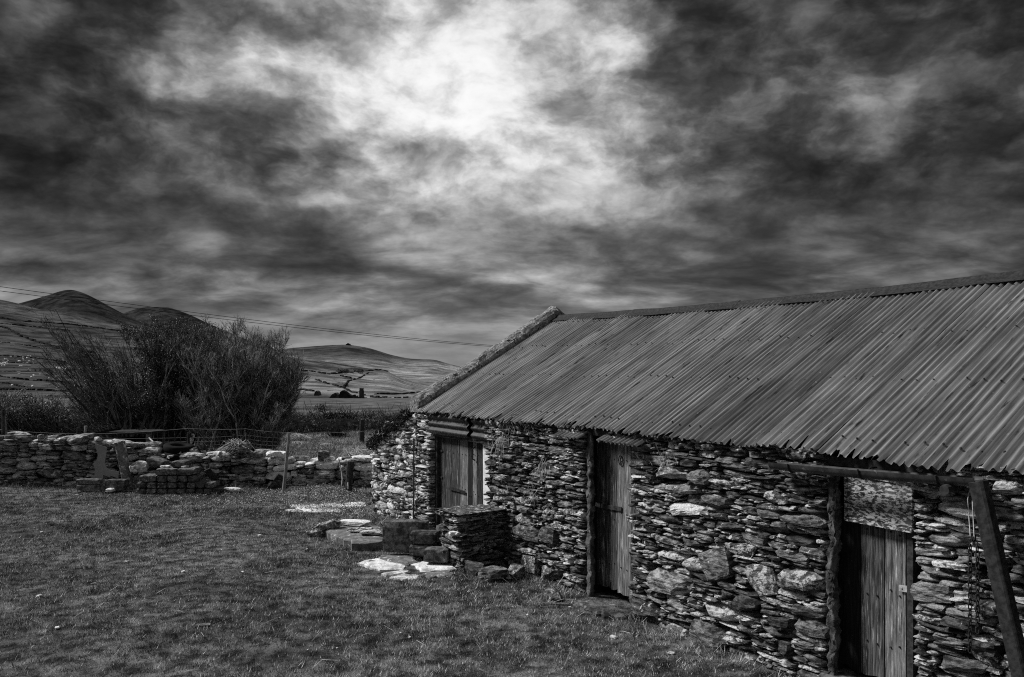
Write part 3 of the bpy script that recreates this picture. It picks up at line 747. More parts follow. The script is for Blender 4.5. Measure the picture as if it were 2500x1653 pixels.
# near door
o3 = -.15
mb = MB()
for zc in (.4, 1.2): fbox(mb, -1.25, -.6, o3 - .07, o3 - .035, zc - .06, zc + .06)
d3 = mb.build('door', M['timber'], barn); tag(d3, 'door with one blackened plank and two bare planks')
for (x0, x1, mt) in ((2036, 2101, 'wood_dark'), (2102.5, 2157, 'wood'), (2161.5, 2211, 'wood_pale')):
    sa = fxy(x0, 1400, o3)[0]; sb = fxy(x1, 1400, o3)[0]
    board(sa, sb, .17, 1.47, o3, .03, mt, d3)
strap(2196, 1435, 2226, 1440, o3 + .012, 6, d3, 'bolt', 'metal_pale', 1.)
mb = MB(); fbox(mb, fxy(2229, 1400, -.12)[0], fxy(2214, 1400, -.12)[0], -.24, -.12, .1, 1.76); mb.build('door_post', M['timber'], barn)
rough_box(fxy(2038, 1400)[0], fxy(2022, 1400)[0], -.06, .005, -.05, 1.70, 'plaster_jamb', 'plaster', barn, 8, .013)
mb = MB(); fbox(mb, -1.36, -.5, -.4, -.05, 1.72, 1.79); mb.build('lintel_beam', M['timber'], barn)
# flaking white board panel above the near door: frame with two boards
op = -.07
q = [fxy(2060, 1151, op), fxy(2227, 1176, op), fxy(2226, 1304, op), fxy(2062, 1273, op)]
def qp(u, v, o): 
    a = (q[0][0] + (q[1][0] - q[0][0]) * u, q[0][1] + (q[1][1] - q[0][1]) * u); b = (q[3][0] + (q[2][0] - q[3][0]) * u, q[3][1] + (q[2][1] - q[3][1]) * u)
    return fp(a[0] + (b[0] - a[0]) * v, o, a[1] + (b[1] - a[1]) * v)
def qbox(u0, u1, v0, v1, o, th): return MB().prism([qp(u0, v0, o), qp(u1, v0, o), qp(u1, v1, o), qp(u0, v1, o)], NI * th)
bp = qbox(0, 1, 0, 1, op - .035, .02).build('board_panel', M['timber'], barn); tag(bp, 'panel of boards with flaking white paint')
for (v0, v1) in ((.08, .40), (.41, .88)): qbox(.04, .99, v0, v1, op - .01, .022).build('plank', M['flaky'], bp)
qbox(0, 1, 0, .075, op, .03).build('moulding', M['flaky'], bp); qbox(0, 1, .89, .98, op + .006, .035).build('moulding', M['flaky'], bp); qbox(0, .035, .08, .885, op, .03).build('moulding', M['flaky'], bp)
tag(NAILS.build('nail_heads', M['metal'], barn), kind='stuff')
# gutter and the heavy leaning pipe
mb = MB(); ga, gb = fp(-.20, .13, 1.715), fp(-1.80, .13, 1.775); V = []; ks = 9; n = 9
for j in range(ks):
    c = ga.lerp(gb, j / (ks - 1)) - UP * .008 * math.sin(math.pi * j / (ks - 1))
    for i in range(n):
        t = math.pi * (1 + i / (n - 1)); V.append(c + NO * math.cos(t) * .058 + UP * math.sin(t) * .062)
for j in range(ks):
    c = ga.lerp(gb, j / (ks - 1)) - UP * .008 * math.sin(math.pi * j / (ks - 1))
    for i in reversed(range(n)):
        t = math.pi * (1 + i / (n - 1)); V.append(c + NO * math.cos(t) * .053 + UP * (math.sin(t) * .057))
tot = 2 * n; F = []
for j in range(ks - 1):
    for i in range(n - 1): F.append((j * n + i, j * n + i + 1, (j + 1) * n + i + 1, (j + 1) * n + i))
    for i in range(n - 1): F.append((ks * n + j * n + i, ks * n + j * n + i + 1, ks * n + (j + 1) * n + i + 1, ks * n + (j + 1) * n + i))
mb.add(V, F); gut = mb.build('gutter', M['iron_dark'], barn, True)
for t in (.12, .5, .85):
    c = ga.lerp(gb, t); mb = MB(); mb.tube([c + NI * .15 + UP * .0] + [c + NO * math.cos(x) * .066 + UP * math.sin(x) * .07 for x in np.linspace(math.pi, 2 * math.pi, 8)], .007, 5); mb.build('bracket', M['metal'], gut)
mb = MB(); mb.tube([fp(-1.62, .02, 1.70), fp(-1.62, .2, 1.68)], .032, 10); mb.build('pipe_stub', M['iron_dark'], barn)
M3 = Matrix(((DV * .25 + UP * .97).normalized(), NO, (DV * .97 - UP * .25).normalized())).transposed()
mb = MB(); t0, t1 = fp(-1.80, .14, 1.76), fp(-2.24, .2, -.05); ax = (t1 - t0); L = ax.length; ax.normalize(); sd = ax.cross(NO).normalized(); fr = sd.cross(ax)
mb.box((t0 + t1) / 2, (L, .085, .09), Matrix((ax, sd, fr)).transposed(), .004, .012); mb.build('leaning_beam', M['metal'], barn)
# thin pipe up the wing wall
mb = MB(); a = fxy(1012, 1070, .05); b = fxy(1011, 1292, .05); mb.tube([fp(a[0], .06, a[1]), fp(b[0], .06, .02)], .014, 6); mb.build('pipe', M['iron_dark'], barn)
# thresholds
def slabpoly(pts, z0, z1, mat, name, parent=None, wobble=.028, sub=5):
    """flag with an uneven outline: polygon from photograph ground points"""
    P_ = [gp(x, y, z1) for (x, y) in pts]; out = []
    for i, p in enumerate(P_):
        qn = P_[(i + 1) % len(P_)]
        for k_ in range(sub):
            t = k_ / sub; v = p.lerp(qn, t); out.append(v + Vector((rng.uniform(-wobble, wobble), rng.uniform(-wobble, wobble), 0)))
    c = sum(out, Vector()) / len(out); n_ = len(out)
    V = [v.lerp(c, rng.uniform(.08, .2)) + UP * rng.uniform(-.005, .006) for v in out] + [v - UP * .016 for v in out] + [Vector((v.x, v.y, z0)) for v in out] + [c + UP * .006]
    F = [(i, (i + 1) % n_, n_ * 3) for i in range(n_)] + [(i + n_, (i + 1) % n_ + n_, (i + 1) % n_, i) for i in range(n_)] + [(i + 2 * n_, (i + 1) % n_ + 2 * n_, (i + 1) % n_ + n_, i + n_) for i in range(n_)]
    return MB().add(V, F).build(name, M[mat], parent, False)
slabpoly([(1398, 1466), (1446, 1461), (1545, 1494), (1526, 1503), (1450, 1495)], -.1, .03, 'plaster', 'threshold', barn)
mb = MB(); fbox(mb, -1.4, -.55, -.35, .06, -.1, .155, .03, .012); mb.build('threshold', M['plaster'], barn)
# dark moss and weeds along the sloping head of the wing wall, grass in the joints
mt = []
for i in range(7500):
    sx = rng.uniform(6.95, 8.75); p, tg, nr = barn_path(sx); 
    zz = wingtop(sx) + rng.gauss(.02, .045); c = p - nr * rng.uniform(-.10, .35) + UP * zz
    e = Vector((rng.gauss(0, 1), rng.gauss(0, 1), rng.gauss(0, 1))).normalized() * rng.uniform(.025, .06); f_ = e.cross(Vector((rng.gauss(0, 1), rng.gauss(0, 1), rng.gauss(0, 1)))).normalized() * rng.uniform(.01, .025)
    mt.append((c - e, c + e, c + f_))
tag(tris_object('moss', np.array([[tuple(v) for v in t] for t in mt]), M['leaf'], barn), kind='stuff')
mt = []
for (px, py, n, hh, dr) in ((1225, 1070, 120, .16, 1), (1215, 1085, 90, .2, 1), (1245, 1050, 130, .12, .4), (1275, 1040, 150, .12, .3), (1325, 1130, 70, .16, 1), (1320, 1140, 60, .16, 1), (1300, 1205, 90, .16, 1), (1335, 1240, 50, .1, 1), (1622, 1130, 110, .14, -1), (1300, 1045, 80, .1, .2), (1225, 1175, 20, .12, 1)):
    s_, z_ = fxy(px, py, .06)
    for i in range(n // 4):
        b = fp(s_ + rng.gauss(0, .07), .04 + rng.uniform(-.02, .03), z_ + rng.gauss(0, .045)); a_ = rng.uniform(0, 6.28)
        v = DV * math.cos(a_) * .5 + NO * rng.uniform(.0, .35) + UP * (rng.uniform(-1.4, .2) if dr > .5 else rng.uniform(.1, 1.2))
        tip = b + v.normalized() * hh * rng.uniform(.4, 1.); sd_ = v.cross(NO + UP * .3).normalized() * .0022; mt.append((b - sd_, b + sd_, tip))
        mid = b.lerp(tip, .55) ; mt.append((mid - sd_ * .8, mid + sd_ * .8, tip - UP * hh * .35))
tag(tris_object('wall_grass', np.array([[tuple(v) for v in t] for t in mt]), M['twig_pale'], barn), kind='stuff')

# ------------------------------------------------------------------ stub wall by the far door
pier = empty('stone_pier', fp(4.15, .3, 0), 'low stub of stacked slates with a flat capstone beside the far door', 'pier')
mb = MB(); fbox(mb, 4.27, 4.52, -.05, .5, -.1, .6); pc = mb.build('core', M['core'], pier)
pst = []
for (pth, L, sd) in ((line_path(fp(4.14, -.02, 0), fp(4.14, .62, 0), -DV), .64, 1), (line_path(fp(4.14, .62, 0), fp(4.62, .62, 0), NO), .48, 2), (line_path(fp(4.62, .62, 0), fp(4.62, 0, 0), DV), .6, 3)):
    pk = pack(0, L, lambda s: .60, lambda s: -.06, [], (.08, .42), (.14, .3), seed=20 + sd, tmin=.025, tmax=.10, coarse=.7)
    lay_stones(pier, pk, pth, lambda r, s, z, w, t: 'stone_dark' if r.random() < .75 else 'stone', lambda r, s, z, w, t: 'b' if w > .3 else 's', 90, 30 + sd, depth=(.16, .24), proud=.06, tilt=3.)
a, f = rock_shape(777, 6, .25, .04, .04, 4)
def rock_at(name, loc, size, rotz, mat, seed, parent=None, n=5, rnd=.4, rx=0., ry=0., strata=.05, smooth=False, cuts=6):
    a, f = rock_shape(seed, n, rnd, strata, .04, cuts)
    o = bpy.data.objects.new(name, mesh_from(name, a.tolist(), f, M[mat], smooth))
    return link(o, Matrix.Translation(Vector(loc)) @ Euler((rx, ry, rotz)).to_matrix().to_4x4() @ Matrix.Diagonal((size[0] / 2, size[1] / 2, size[2] / 2, 1)), parent)
fang = math.atan2(DV.y, DV.x)
rock_at('cap_stone', fp(4.36, .36, .66), (.62, .74, .065), fang + .06, 'stone_dark', 41, pier, 9, .0, strata=.07, cuts=2)
rock_at('cap_stone', fp(4.39, .36, .605), (.56, .66, .05), fang - .08, 'stone', 42, pier, 8, .0, strata=.07, cuts=2)
for (px, py, w, h, sd) in ((1106, 1302, .1, .05, 1), (1118, 1303, .1, .055, 2), (1130, 1305, .09, .05, 3)):
    p = at(px, py, 9.86); rock_at('pale_stone', p, (w, .1, h), .3 * sd, 'stone_white', 50 + sd, pier, 3)
# rubble fallen at the wall foot
for i, (px, py, w, d, h, lab) in enumerate(((1160, 1395, .34, .24, .13, 'flat slate fallen at the foot of the stub wall'), (1205, 1412, .36, .26, .17, 'angular boulder at the barn foot right of the stub wall'), (1262, 1405, .26, .2, .16, 'rounded stone at the barn foot between stub wall and middle door'), (1350, 1462, .22, .2, .1, 'small stone at the barn foot just left of the middle door'))):
    p = gp(px, py, .02); tag(rock_at('fallen_stone', p + UP * h * .3, (w, d, h), fang + i, 'stone_dark', 60 + i, None, 5, .3, cuts=12, ry=.2 * (i - 1)), lab, 'stone')
mb = MB(); mb.tube([gp(1325, 1473, .02), gp(1385, 1474, .03)], .008, 6); tag(mb.build('thin_rod', M['timber_pale']), 'thin pale rod lying on the grass left of the middle door', 'rod')

# ------------------------------------------------------------------ flagstones and concrete by the far door
for pts, z1, mt, lab in (
    ([(878, 1371), (900, 1364), (925, 1363), (986, 1378), (980, 1387), (919, 1387)], .018, 'slab', 'brightest large pale flagstone at the left of the paved patch'),
    ([(933, 1353), (1002, 1350), (1018, 1369), (990, 1377), (921, 1361)], .016, 'concrete_pale', 'grey flagstone in front of the upright concrete slab'),
    ([(1007, 1374), (1030, 1369), (1105, 1369), (1114, 1386), (1026, 1393)], .018, 'slab', 'pale flagstone below the small concrete blocks'),
    ([(935, 1398), (995, 1390), (1001, 1396), (947, 1403)], .018, 'slab', 'narrow pale strip of flagstone half sunk in grass'),
    ([(952, 1408), (981, 1399), (1026, 1404), (1016, 1413), (964, 1415)], .018, 'slab', 'small bright flagstone nearest the camera in the paved patch'),
    ([(1028, 1397), (1101, 1389), (1110, 1404), (1043, 1410)], .03, 'concrete_pale', 'dull flagstone beside the foot of the stub wall'),
    ([(700, 1233), (800, 1229), (890, 1224), (893, 1234), (800, 1238), (722, 1243)], .018, 'slab', 'long pale kerb slab lying in front of the field wall'),
    ([(690, 1244), (760, 1241), (835, 1241), (830, 1248), (720, 1250)], .018, 'slab', 'second pale kerb slab, half covered by turf')):
    o = slabpoly(pts, -.08, z1, mt, 'flagstone'); tag(o, lab, 'flagstone')
o = slabpoly([(786, 1290), (843, 1278), (930, 1284), (946, 1305), (926, 1322), (864, 1324), (815, 1306)], -.08, .10, 'concrete_pale', 'concrete_step'); tag(o, 'low weathered concrete platform at the barn corner', 'platform')
def lump(name, pts, rad, mat, lab, cat, n=8, noise=.25):
    mb = MB(); P_ = []; 
    k_ = 10
    for i in range(k_):
        t = i / (k_ - 1) * (len(pts) - 1); a_ = min(int(t), len(pts) - 2); P_.append(Vector(pts[a_]).lerp(Vector(pts[a_ + 1]), t - a_))
    mb.tube(P_, [rad * (.45 + .6 * math.sin(math.pi * min(.92, max(.1, i / (k_ - 1))))) * rng.uniform(.8, 1.2) for i in range(k_)], n)
    mb.V = [v + Vector((rng.uniform(-1, 1), rng.uniform(-1, 1), rng.uniform(-1, 1))) * rad * noise for v in mb.V]
    return tag(mb.build(name, M[mat]), lab, cat)
lump('driftwood_log', [gp(750, 1306, .02), gp(775, 1296, .08), gp(805, 1284, .14), gp(832, 1277, .17)], .085, 'stone', 'weathered log lying on the low concrete platform', 'log', noise=.15)
for i, (px, py, w, h, mt, lab) in enumerate(((865, 1279, .5, .07, 'stone_white', 'flat white stone on the platform against the barn corner'), (880, 1296, .36, .05, 'stone_pale', 'broken slate on the middle of the concrete platform'), (905, 1302, .3, .05, 'stone', 'dark slate piece on the platform beside the concrete slab'), (925, 1325, .3, .04, 'stone_pale', 'pale slate lying in front of the concrete platform'), (893, 1330, .36, .04, 'slab', 'thin pale slab in the grass before the platform'))):
    p = gp(px, py, .12 if i < 3 else .02); tag(rock_at('loose_slate', p + UP * .02, (w, .22, h), .2 * i - .3, mt, 80 + i, None, 5, .3), lab, 'stone')
def concrete_block(name, c, size, rz, lab, cat, mat='concrete', tilt=0., group=None, bev=.012):
    g_, fs_ = cube_grid(5); vs = []; hs = Vector(size) / 2
    chips = [(Vector((rng.choice((-1, 1)), rng.choice((-1, 1)), rng.choice((-1, 1, 1)))), rng.uniform(.2, .45), rng.uniform(.06, .2)) for _ in range(3)]
    for v in g_:
        k_ = sum(abs(q) > .99 for q in v); p = Vector(v)
        q_ = Vector((v.x * hs.x, v.y * hs.y, v.z * hs.z)); inn = bev * (0, 0, .5, .9)[k_] * rng.uniform(.6, 1.6)
        q_ -= Vector([math.copysign(inn, v[i]) if abs(v[i]) > .99 and k_ > 1 else 0 for i in range(3)])
        for (cn, rad_, dp_) in chips:
            d_ = (v - cn).length
            if d_ < rad_ * 1.6: q_ -= cn.normalized() * min(hs) * dp_ * (1 - d_ / (rad_ * 1.6))
        vs.append(q_ + Vector((rng.uniform(-1, 1), rng.uniform(-1, 1), rng.uniform(-1, 1))) * min(.005, min(hs) * .05))
    o = bpy.data.objects.new(name, mesh_from(name, vs, fs_, M[mat]))
    link(o, Matrix.Translation(Vector(c)) @ Euler((0, tilt, rz)).to_matrix().to_4x4()); return tag(o, lab, cat, group)
p = gp(985, 1352, .045); concrete_block('upright_slab', p + Vector((.02, .12, .21)), (.60, .2, .42), -.12, 'thick upright concrete slab standing before the far door', 'slab', bev=.02)
p = gp(1036, 1362, .045); concrete_block('concrete_block', p + Vector((-.02, .16, .07)), (.34, .24, .15), -.25, 'concrete block under another beside the upright slab', 'block', bev=.018)
p = gp(1036, 1362, .045); concrete_block('concrete_block', p + Vector((-.01, .16, .235)), (.36, .22, .165), -.2, 'concrete block on top of the small pile by the upright slab', 'block', bev=.018)
p = gp(1066, 1375, .045); concrete_block('concrete_block', p + Vector((0, .1, .085)), (.32, .22, .17), -.15, 'front concrete block of the small pile next to the stub wall', 'block', bev=.018)
p = gp(1086, 1362, .045); concrete_block('concrete_block', p + Vector((0, .28, .2)), (.26, .2, .34), -.2, 'tall concrete block wedged between small pile and stub wall', 'block', bev=.018)

# ------------------------------------------------------------------ field wall
YW = 16.7
fw = empty('field_wall', (-7.5, YW + .25, 0), 'dry stone field wall running along the back of the yard', 'wall')
tp = [(-400, 1070), (0, 1074), (100, 1076), (220, 1084), (340, 1090), (400, 1112), (520, 1116), (570, 1108), (640, 1118), (690, 1124), (760, 1136), (820, 1130), (900, 1126), (1000, 1126)]
X0, X1 = -13.6, -1.9
def fwtop(s):
    px = CXP + FPX * (X0 + s) / YW; py = float(np.interp(px, [a for a, b in tp], [b for a, b in tp]))
    return EYE + (HZP - py) / FPX * YW
mb = MB()
for i in range(40):
    xa = X0 + (X1 - X0) * i / 40; xb = X0 + (X1 - X0) * (i + 1) / 40; h_ = fwtop(xa - X0) - .12
    mb.box(((xa + xb) / 2, YW + .33, h_ / 2 - .1), (xb - xa - .002, .42, h_ + .2))
fcore = mb.build('core', M['core'], fw)
fst = pack(0, X1 - X0, fwtop, lambda s: -.06, [], (.13, .62), (.24, .46), seed=33, tmin=.04, tmax=.20, coarse=.5)
def m_fw(r, s, z, w, t):
    px = CXP + FPX * (X0 + s) / YW
    if px > 640:
        return 'stone_white' if (z > fwtop(s) - .22 and r.random() < .75) or r.random() < .2 else ('stone_pale' if r.random() < .5 else 'stone_field')
    if 480 < px and r.random() < .25: return 'stone_pale'
    return 'stone_field' if r.random() < .85 else 'stone'
lay_stones(fw, fst, line_path((X0, YW, 0), (X1, YW, 0), (0, -1, 0)), m_fw, lambda r, s, z, w, t: 'r' if r.random() < .4 else ('b' if w > .3 else 's'), 250, 44, depth=(.25, .4), proud=.09, tilt=7.)
# coping stones lying loose along the head of the wall
r_ = random.Random(5); xs = X0
while xs < X1:
    w = r_.uniform(.18, .5); s_ = xs + w / 2 - X0; px = CXP + FPX * (xs + w / 2) / YW
    if r_.random() < .8:
        mt_ = ('stone_white' if r_.random() < .7 else 'stone_pale') if px > 640 else ('stone_field' if r_.random() < .85 else 'stone_pale')
        hh = r_.uniform(.08, .2); rock_at('coping_stone', (xs + w / 2, YW + .22 + r_.uniform(-.08, .12), fwtop(s_) + hh * .35), (w, r_.uniform(.25, .4), hh), r_.uniform(-.3, .3), mt_, r_.randrange(999), fw, 4, .45, ry=r_.uniform(-.12, .12))
    xs += w * r_.uniform(.9, 1.3)
# white and notable single stones on it
for (px, py, w, h, mt_, lab) in ((151, 1074, .18, .1, 'stone_white', 'white rounded stone on the wall head at the left'), (238, 1072, .14, .1, 'stone_field', 'small square stone on the wall above the steel plate'), (790, 1113, .26, .24, 'stone_dark', 'dark upright boulder on the low right end of the wall'), (847, 1126, .24, .22, 'stone_field', 'grey stone balanced on the wall behind the wooden post'), (8, 1082, .3, .26, 'stone_field', 'large rounded grey stone on the wall head at the frame edge'), (45, 1068, .5, .14, 'stone_field', 'broad domed stone on the wall head near the left edge'), (100, 1070, .09, .17, 'stone_pale', 'narrow upright pale stone on the wall head')):
    p = at(px, py, YW + .1); tag(rock_at('wall_head_stone', p, (w, .26, h), .2, mt_, int(px) + 3, None, 4, .5), lab, 'stone')

# ------------------------------------------------------------------ things in front of the field wall
poly = [(1225, 335), (1375, 380), (1365, 480), (1345, 580), (1370, 640), (1430, 680), (1530, 690), (1520, 780), (1420, 745), (1420, 770), (1325, 735), (1330, 855), (1240, 800), (1165, 765), (1215, 735), (1225, 680), (1195, 590), (1240, 550), (1260, 480), (1240, 410), (1225, 370)]
mb = MB(); P_ = []
for (x, y) in poly:
    py = 1020 + y / 5.271; t = (py - 1083) / 100; P_.append(at(x / 5.271, py, 16.52 - .22 * t))
mb.prism(P_, Vector((0, .012, 0))); tag(mb.build('steel_plate', M['steel']), 'smooth grey cut out steel plate leaning on the field wall', 'steel plate')
mb = MB(); a, b = at(301, 1078, 16.5), at(309, 1206, 16.2); ax = (b - a); L = ax.length
mb.box((a + b) / 2 , (.17, .15, L), Matrix.Rotation(math.atan2(a.x - b.x, a.z - b.z), 3, 'Y'), .008, .02); tag(mb.build('concrete_post', M['concrete_pale']), 'lichened square concrete post leaning on the field wall', 'post')
# block stack
def stack_block(x0, y0, x1, y1, Y, lab, mat='concrete', tilt=0., dep=.40):
    c0 = at(300 + x0 / 7.4125, 1060 + y0 / 7.4125, Y); c1 = at(300 + x1 / 7.4125, 1060 + y1 / 7.4125, Y)
    concrete_block('concrete_block', ((c0.x + c1.x) / 2, Y + dep / 2 + rng.uniform(-.02, .02), (c0.z + c1.z) / 2), (c1.x - c0.x - .006, dep, c0.z - c1.z - .004), rng.uniform(-.03, .03), lab, 'block', mat, tilt, 'concrete blocks stacked by the field wall', .014)
ORD = ['first', 'second', 'third', 'fourth', 'fifth', 'sixth', 'seventh', 'eighth', 'ninth']
rows = [('bottom row', [(230, 410), (420, 602), (612, 788), (795, 962), (970, 1130), (1137, 1297), (1305, 1457), (1464, 1612), (1618, 1750)], 985, 1085),
        ('second row', [(230, 420), (428, 606), (615, 790), (803, 966), (974, 1136), (1148, 1302), (1318, 1476), (1485, 1640)], 872, 983),
        ('third row', [(280, 592), (613, 796), (804, 968), (984, 1160), (1172, 1326)], 748, 870),
        ('fourth row', [(582, 972), (984, 1300)], 620, 745)]
for rn, xs_, y0, y1 in rows:
    for i, (x0, x1) in enumerate(xs_): stack_block(x0, y0, x1, y1, 15.8, f'concrete block, {ORD[i]} from the left in the {rn} of the stack')
stack_block(400, 455, 700, 560, 15.95, 'tilted concrete block on top of the stack at its left', tilt=.3)
stack_block(852, 495, 1110, 605, 15.9, 'concrete block lying alone on top of the stack')
p = at(340, 1139, 16.35); tag(rock_at('white_boulder', p, (.36, .3, .24), .3, 'stone_white', 91, None, 5, .6), 'white lichened boulder between the concrete post and block stack', 'stone')
for (x0, y0, x1, y1, Y, mt, lab) in ((182, 1171, 239, 1184, 15.95, 'concrete', 'long concrete block below the steel plate at its left'), (184, 1184, 240, 1199, 15.95, 'concrete', 'long concrete block at the bottom left under the steel plate'), (253, 1172, 304, 1190, 15.95, 'concrete', 'long concrete block between steel plate and concrete post'), (238, 1186, 300, 1200, 15.97, 'concrete', 'dark concrete block on the ground beside the concrete post'), (255, 1194, 271, 1203, 15.8, 'stone_white', 'small white block on the grass below the steel plate')):
    c0, c1 = at(x0, y0, Y), at(x1, y1, Y); concrete_block('concrete_block', ((c0.x + c1.x) / 2, Y + .12, (c0.z + c1.z) / 2), (c1.x - c0.x, .2, c0.z - c1.z), rng.uniform(-.08, .08), lab, 'block', mt, bev=.012)
for (px, py, w, h, lab) in ((404, 1139, .2, .05, 'white stone chip on the block stack, left one'), (452, 1139, .12, .05, 'white stone chip on the block stack, right one'), (567, 1193, .34, .06, 'flat white stone at the wall foot right of the block stack')):
    p = at(px, py, 15.95); tag(rock_at('white_stone', p, (w, .16, h), 0, 'stone_white', int(px), None, 4, .4), lab, 'stone')
mb = MB(); a, b = at(521, 1158, 16.6), at(546, 1203, 15.95); mb.box((a + b) / 2, (.13, .03, (a - b).length), Matrix.Rotation(-.44, 3, 'Y') @ Matrix.Rotation(.6, 3, 'X'), .004); tag(mb.build('leaning_slate', M['timber']), 'narrow dark slate leaning on the wall beside the block stack', 'slate')
mb = MB(); a, b = at(690, 1166, 16.6), at(660, 1200, 16.1); mb.box((a + b) / 2, (.2, .06, (a - b).length * .95), Matrix.Rotation(.75, 3, 'Y') @ Matrix.Rotation(.5, 3, 'X'), .01); tag(mb.build('leaning_slate', M['stone_dark']), 'broad dark slab leaning on the wall beside the thin pole', 'slate')
mb = MB(); mb.tube([at(692, 1204, 15.95), at(699, 1130, 15.98), at(706, 1056, 16.02)], [.036, .033, .03], 8); pole = tag(mb.build('thin_pole', M['timber_pale']), 'thin pale wooden pole standing before the field wall', 'pole')
mb = MB(); mb.tube([at(851, 1205, 15.8), at(853, 1165, 15.8), at(856, 1127, 15.8)], [.075, .07, .07], 10); gpst = tag(mb.build('wooden_post', M['timber']), 'stout dark round wooden post at the right end of the field wall', 'post')
mb = MB(); mb.tube([at(849, 1186, 15.72) + Vector((.0, 0, z)) for z in (-.06, .0, .06)], [.012, .022, .012], 6); mb.build('insulator', M['white'], gpst)
mb = MB(); mb.tube([at(847, 1204, 15.72) + Vector((.0, 0, z)) for z in (-.05, .0, .05)], [.012, .022, .012], 6); mb.build('insulator', M['white'], gpst)
mb = MB(); mb.tube([at(862 + 9 * math.sin(t), 1196 + 13 * math.cos(t), 15.75) for t in np.linspace(.2, 3.4, 10)], .009, 5); mb.build('wire_loop', M['wire'], gpst)
mb = MB(); mb.tube([at(827, 1120, 16.2), at(834, 1150, 16.2), at(836, 1170, 16.1), at(832, 1205, 16.0)], [.012, .014, .012, .01], 5); tag(mb.build('dead_stem', M['twig_pale']), 'single dead stem standing left of the stout post', 'stem')

# ------------------------------------------------------------------ behind the field wall
hut = empty('low_shelter', (at(290, 1100, 17.6).x, 17.6, 0), 'low shelter with a flat board roof standing behind the wall', 'shelter')
mb = MB(); a, b = at(262, 1055, 17.5), at(371, 1058, 17.5); mb.box((a + b) / 2 + Vector((0, .3, 0)), ((b - a).length, .7, .05), None, .006); mb.build('roof_board', M['timber'], hut)
mb = MB(); mb.prism([at(216, 1059, 17.45), at(262, 1050, 17.45), at(262, 1061, 17.45)], Vector((0, .6, 0))); mb.build('sheet', M['wood_dark'], hut)
for px in (361, 270):
    mb = MB(); a = at(px, 1060, 17.5); mb.box((a.x, 17.52, a.z / 2), (.075, .07, a.z), None, .004); mb.build('post', M['timber_pale'] if px > 300 else M['timber'], hut)
mb = MB(); a, b = at(285, 1070, 17.6), at(352, 1070, 17.6); mb.box(((a.x + b.x) / 2, 17.85, a.z / 2), (b.x - a.x, .3, a.z), None); mb.build('back_board', M['wood_dark'], hut)
for i, (py, dx, lab) in enumerate(((1094, 0, 'upper of two old black tyres behind the wall'), (1111, .03, 'lower of two old black tyres resting on the wall'))):
    c = at(436, py, 17.0); V = []; n1, n2 = 28, 12
    for a_ in range(n1):
        t = 2 * math.pi * a_ / n1
        for b_ in range(n2):
            u = 2 * math.pi * b_ / n2; cu, su = math.cos(u), math.sin(u); cu = math.copysign(abs(cu) ** .6, cu); su = math.copysign(abs(su) ** .6, su)
            V.append(Vector(((.23 + .085 * cu) * math.cos(t), (.23 + .085 * cu) * math.sin(t), .078 * su)))
    Mx = Euler((.08, .10, 0)).to_matrix(); V = [Mx @ v + c + Vector((dx, i * -.06, 0)) for v in V]
    mb = MB().add(V, [(a_ * n2 + b_, ((a_ + 1) % n1) * n2 + b_, ((a_ + 1) % n1) * n2 + (b_ + 1) % n2, a_ * n2 + (b_ + 1) % n2) for a_ in range(n1) for b_ in range(n2)])
    tag(mb.build('tyre', M['rubber'], None, True), lab, 'tyre')
lump('log', [at(463, 1121, 16.85), at(472, 1108, 16.9)], .10, 'stone_field', 'short log end propped on the wall right of the tyres', 'log')
lump('log', [at(476, 1106, 16.95), at(502, 1088, 17.0)], .13, 'timber', 'thicker log leaning behind the wall right of the tyres', 'log', noise=.12)
mb = MB(); mb.tube([at(364, 1069, 17.4), at(378, 1083, 17.2), at(398, 1099, 17.0), at(409, 1108, 16.9), at(413, 1120, 16.6)], [.016, .015, .014, .012, .01], 6); mb.tube([at(406, 1104, 16.9), at(415, 1108, 16.8)], .008, 5); tag(mb.build('bare_branch', M['twig_pale']), 'pale bare branch sagging from the shelter post to the wall', 'branch')
# wire fence behind the wall
fe = empty('wire_fence', (-6, 17.25, 0), 'sagging wire netting fence strung behind the field wall', 'fence')
YF = 17.25
def fline(px): return at(px, 0, YF).x
for (px, y0, lean) in ((8, 1000, 0), (191, 1043, .02), (210, 1040, .06), (460, 1056, 0), (572, 1060, 0)):
    a = at(px, y0, YF); mb = MB(); mb.tube([(a.x - lean * 2, YF, 0), (a.x, YF, a.z)], [.035, .03], 7); mb.build('post', M['timber'] if lean < .05 else M['timber_pale'], fe)
wz = [(-100, 1044), (0, 1049), (210, 1060), (460, 1046), (600, 1047), (706, 1056), (800, 1055), (895, 1052)]
def wire(pts, r_=.0028):
    mb = MB(); P_ = []
    for (a, b) in zip(pts[:-1], pts[1:]):
        for i in range(5):
            t = i / 5; P_.append(at(a[0] + (b[0] - a[0]) * t, a[1] + (b[1] - a[1]) * t + 2.2 * math.sin(math.pi * t), YF))
    P_.append(at(*pts[-1], YF)); mb.tube(P_, r_, 4); return mb.build('wire', M['wire'], fe)
wire(wz, .004); 
for k_, dy in enumerate((12, 22, 31, 39)):
    wire([(230, 1058 + dy * .9)] + [(460, 1056 + dy), (600, 1050 + dy), (706, 1058 + dy), (770, 1068 + dy), (830, 1090 + dy), (900, 1104 + dy * .6)])
for k_ in range(4): wire([(706, 1060 + k_ * 9), (760, 1072 + k_ * 11), (800, 1095 + k_ * 8), (835, 1110 + k_ * 5), (895, 1108 + k_ * 6)])
wire([(-60, 1058), (120, 1068), (230, 1078)])
mb = MB()
for px in range(370, 700, 14):
    mb.tube([at(px, 1053, YF), at(px + rng.uniform(-2, 2), 1100, YF)], .0022, 4)
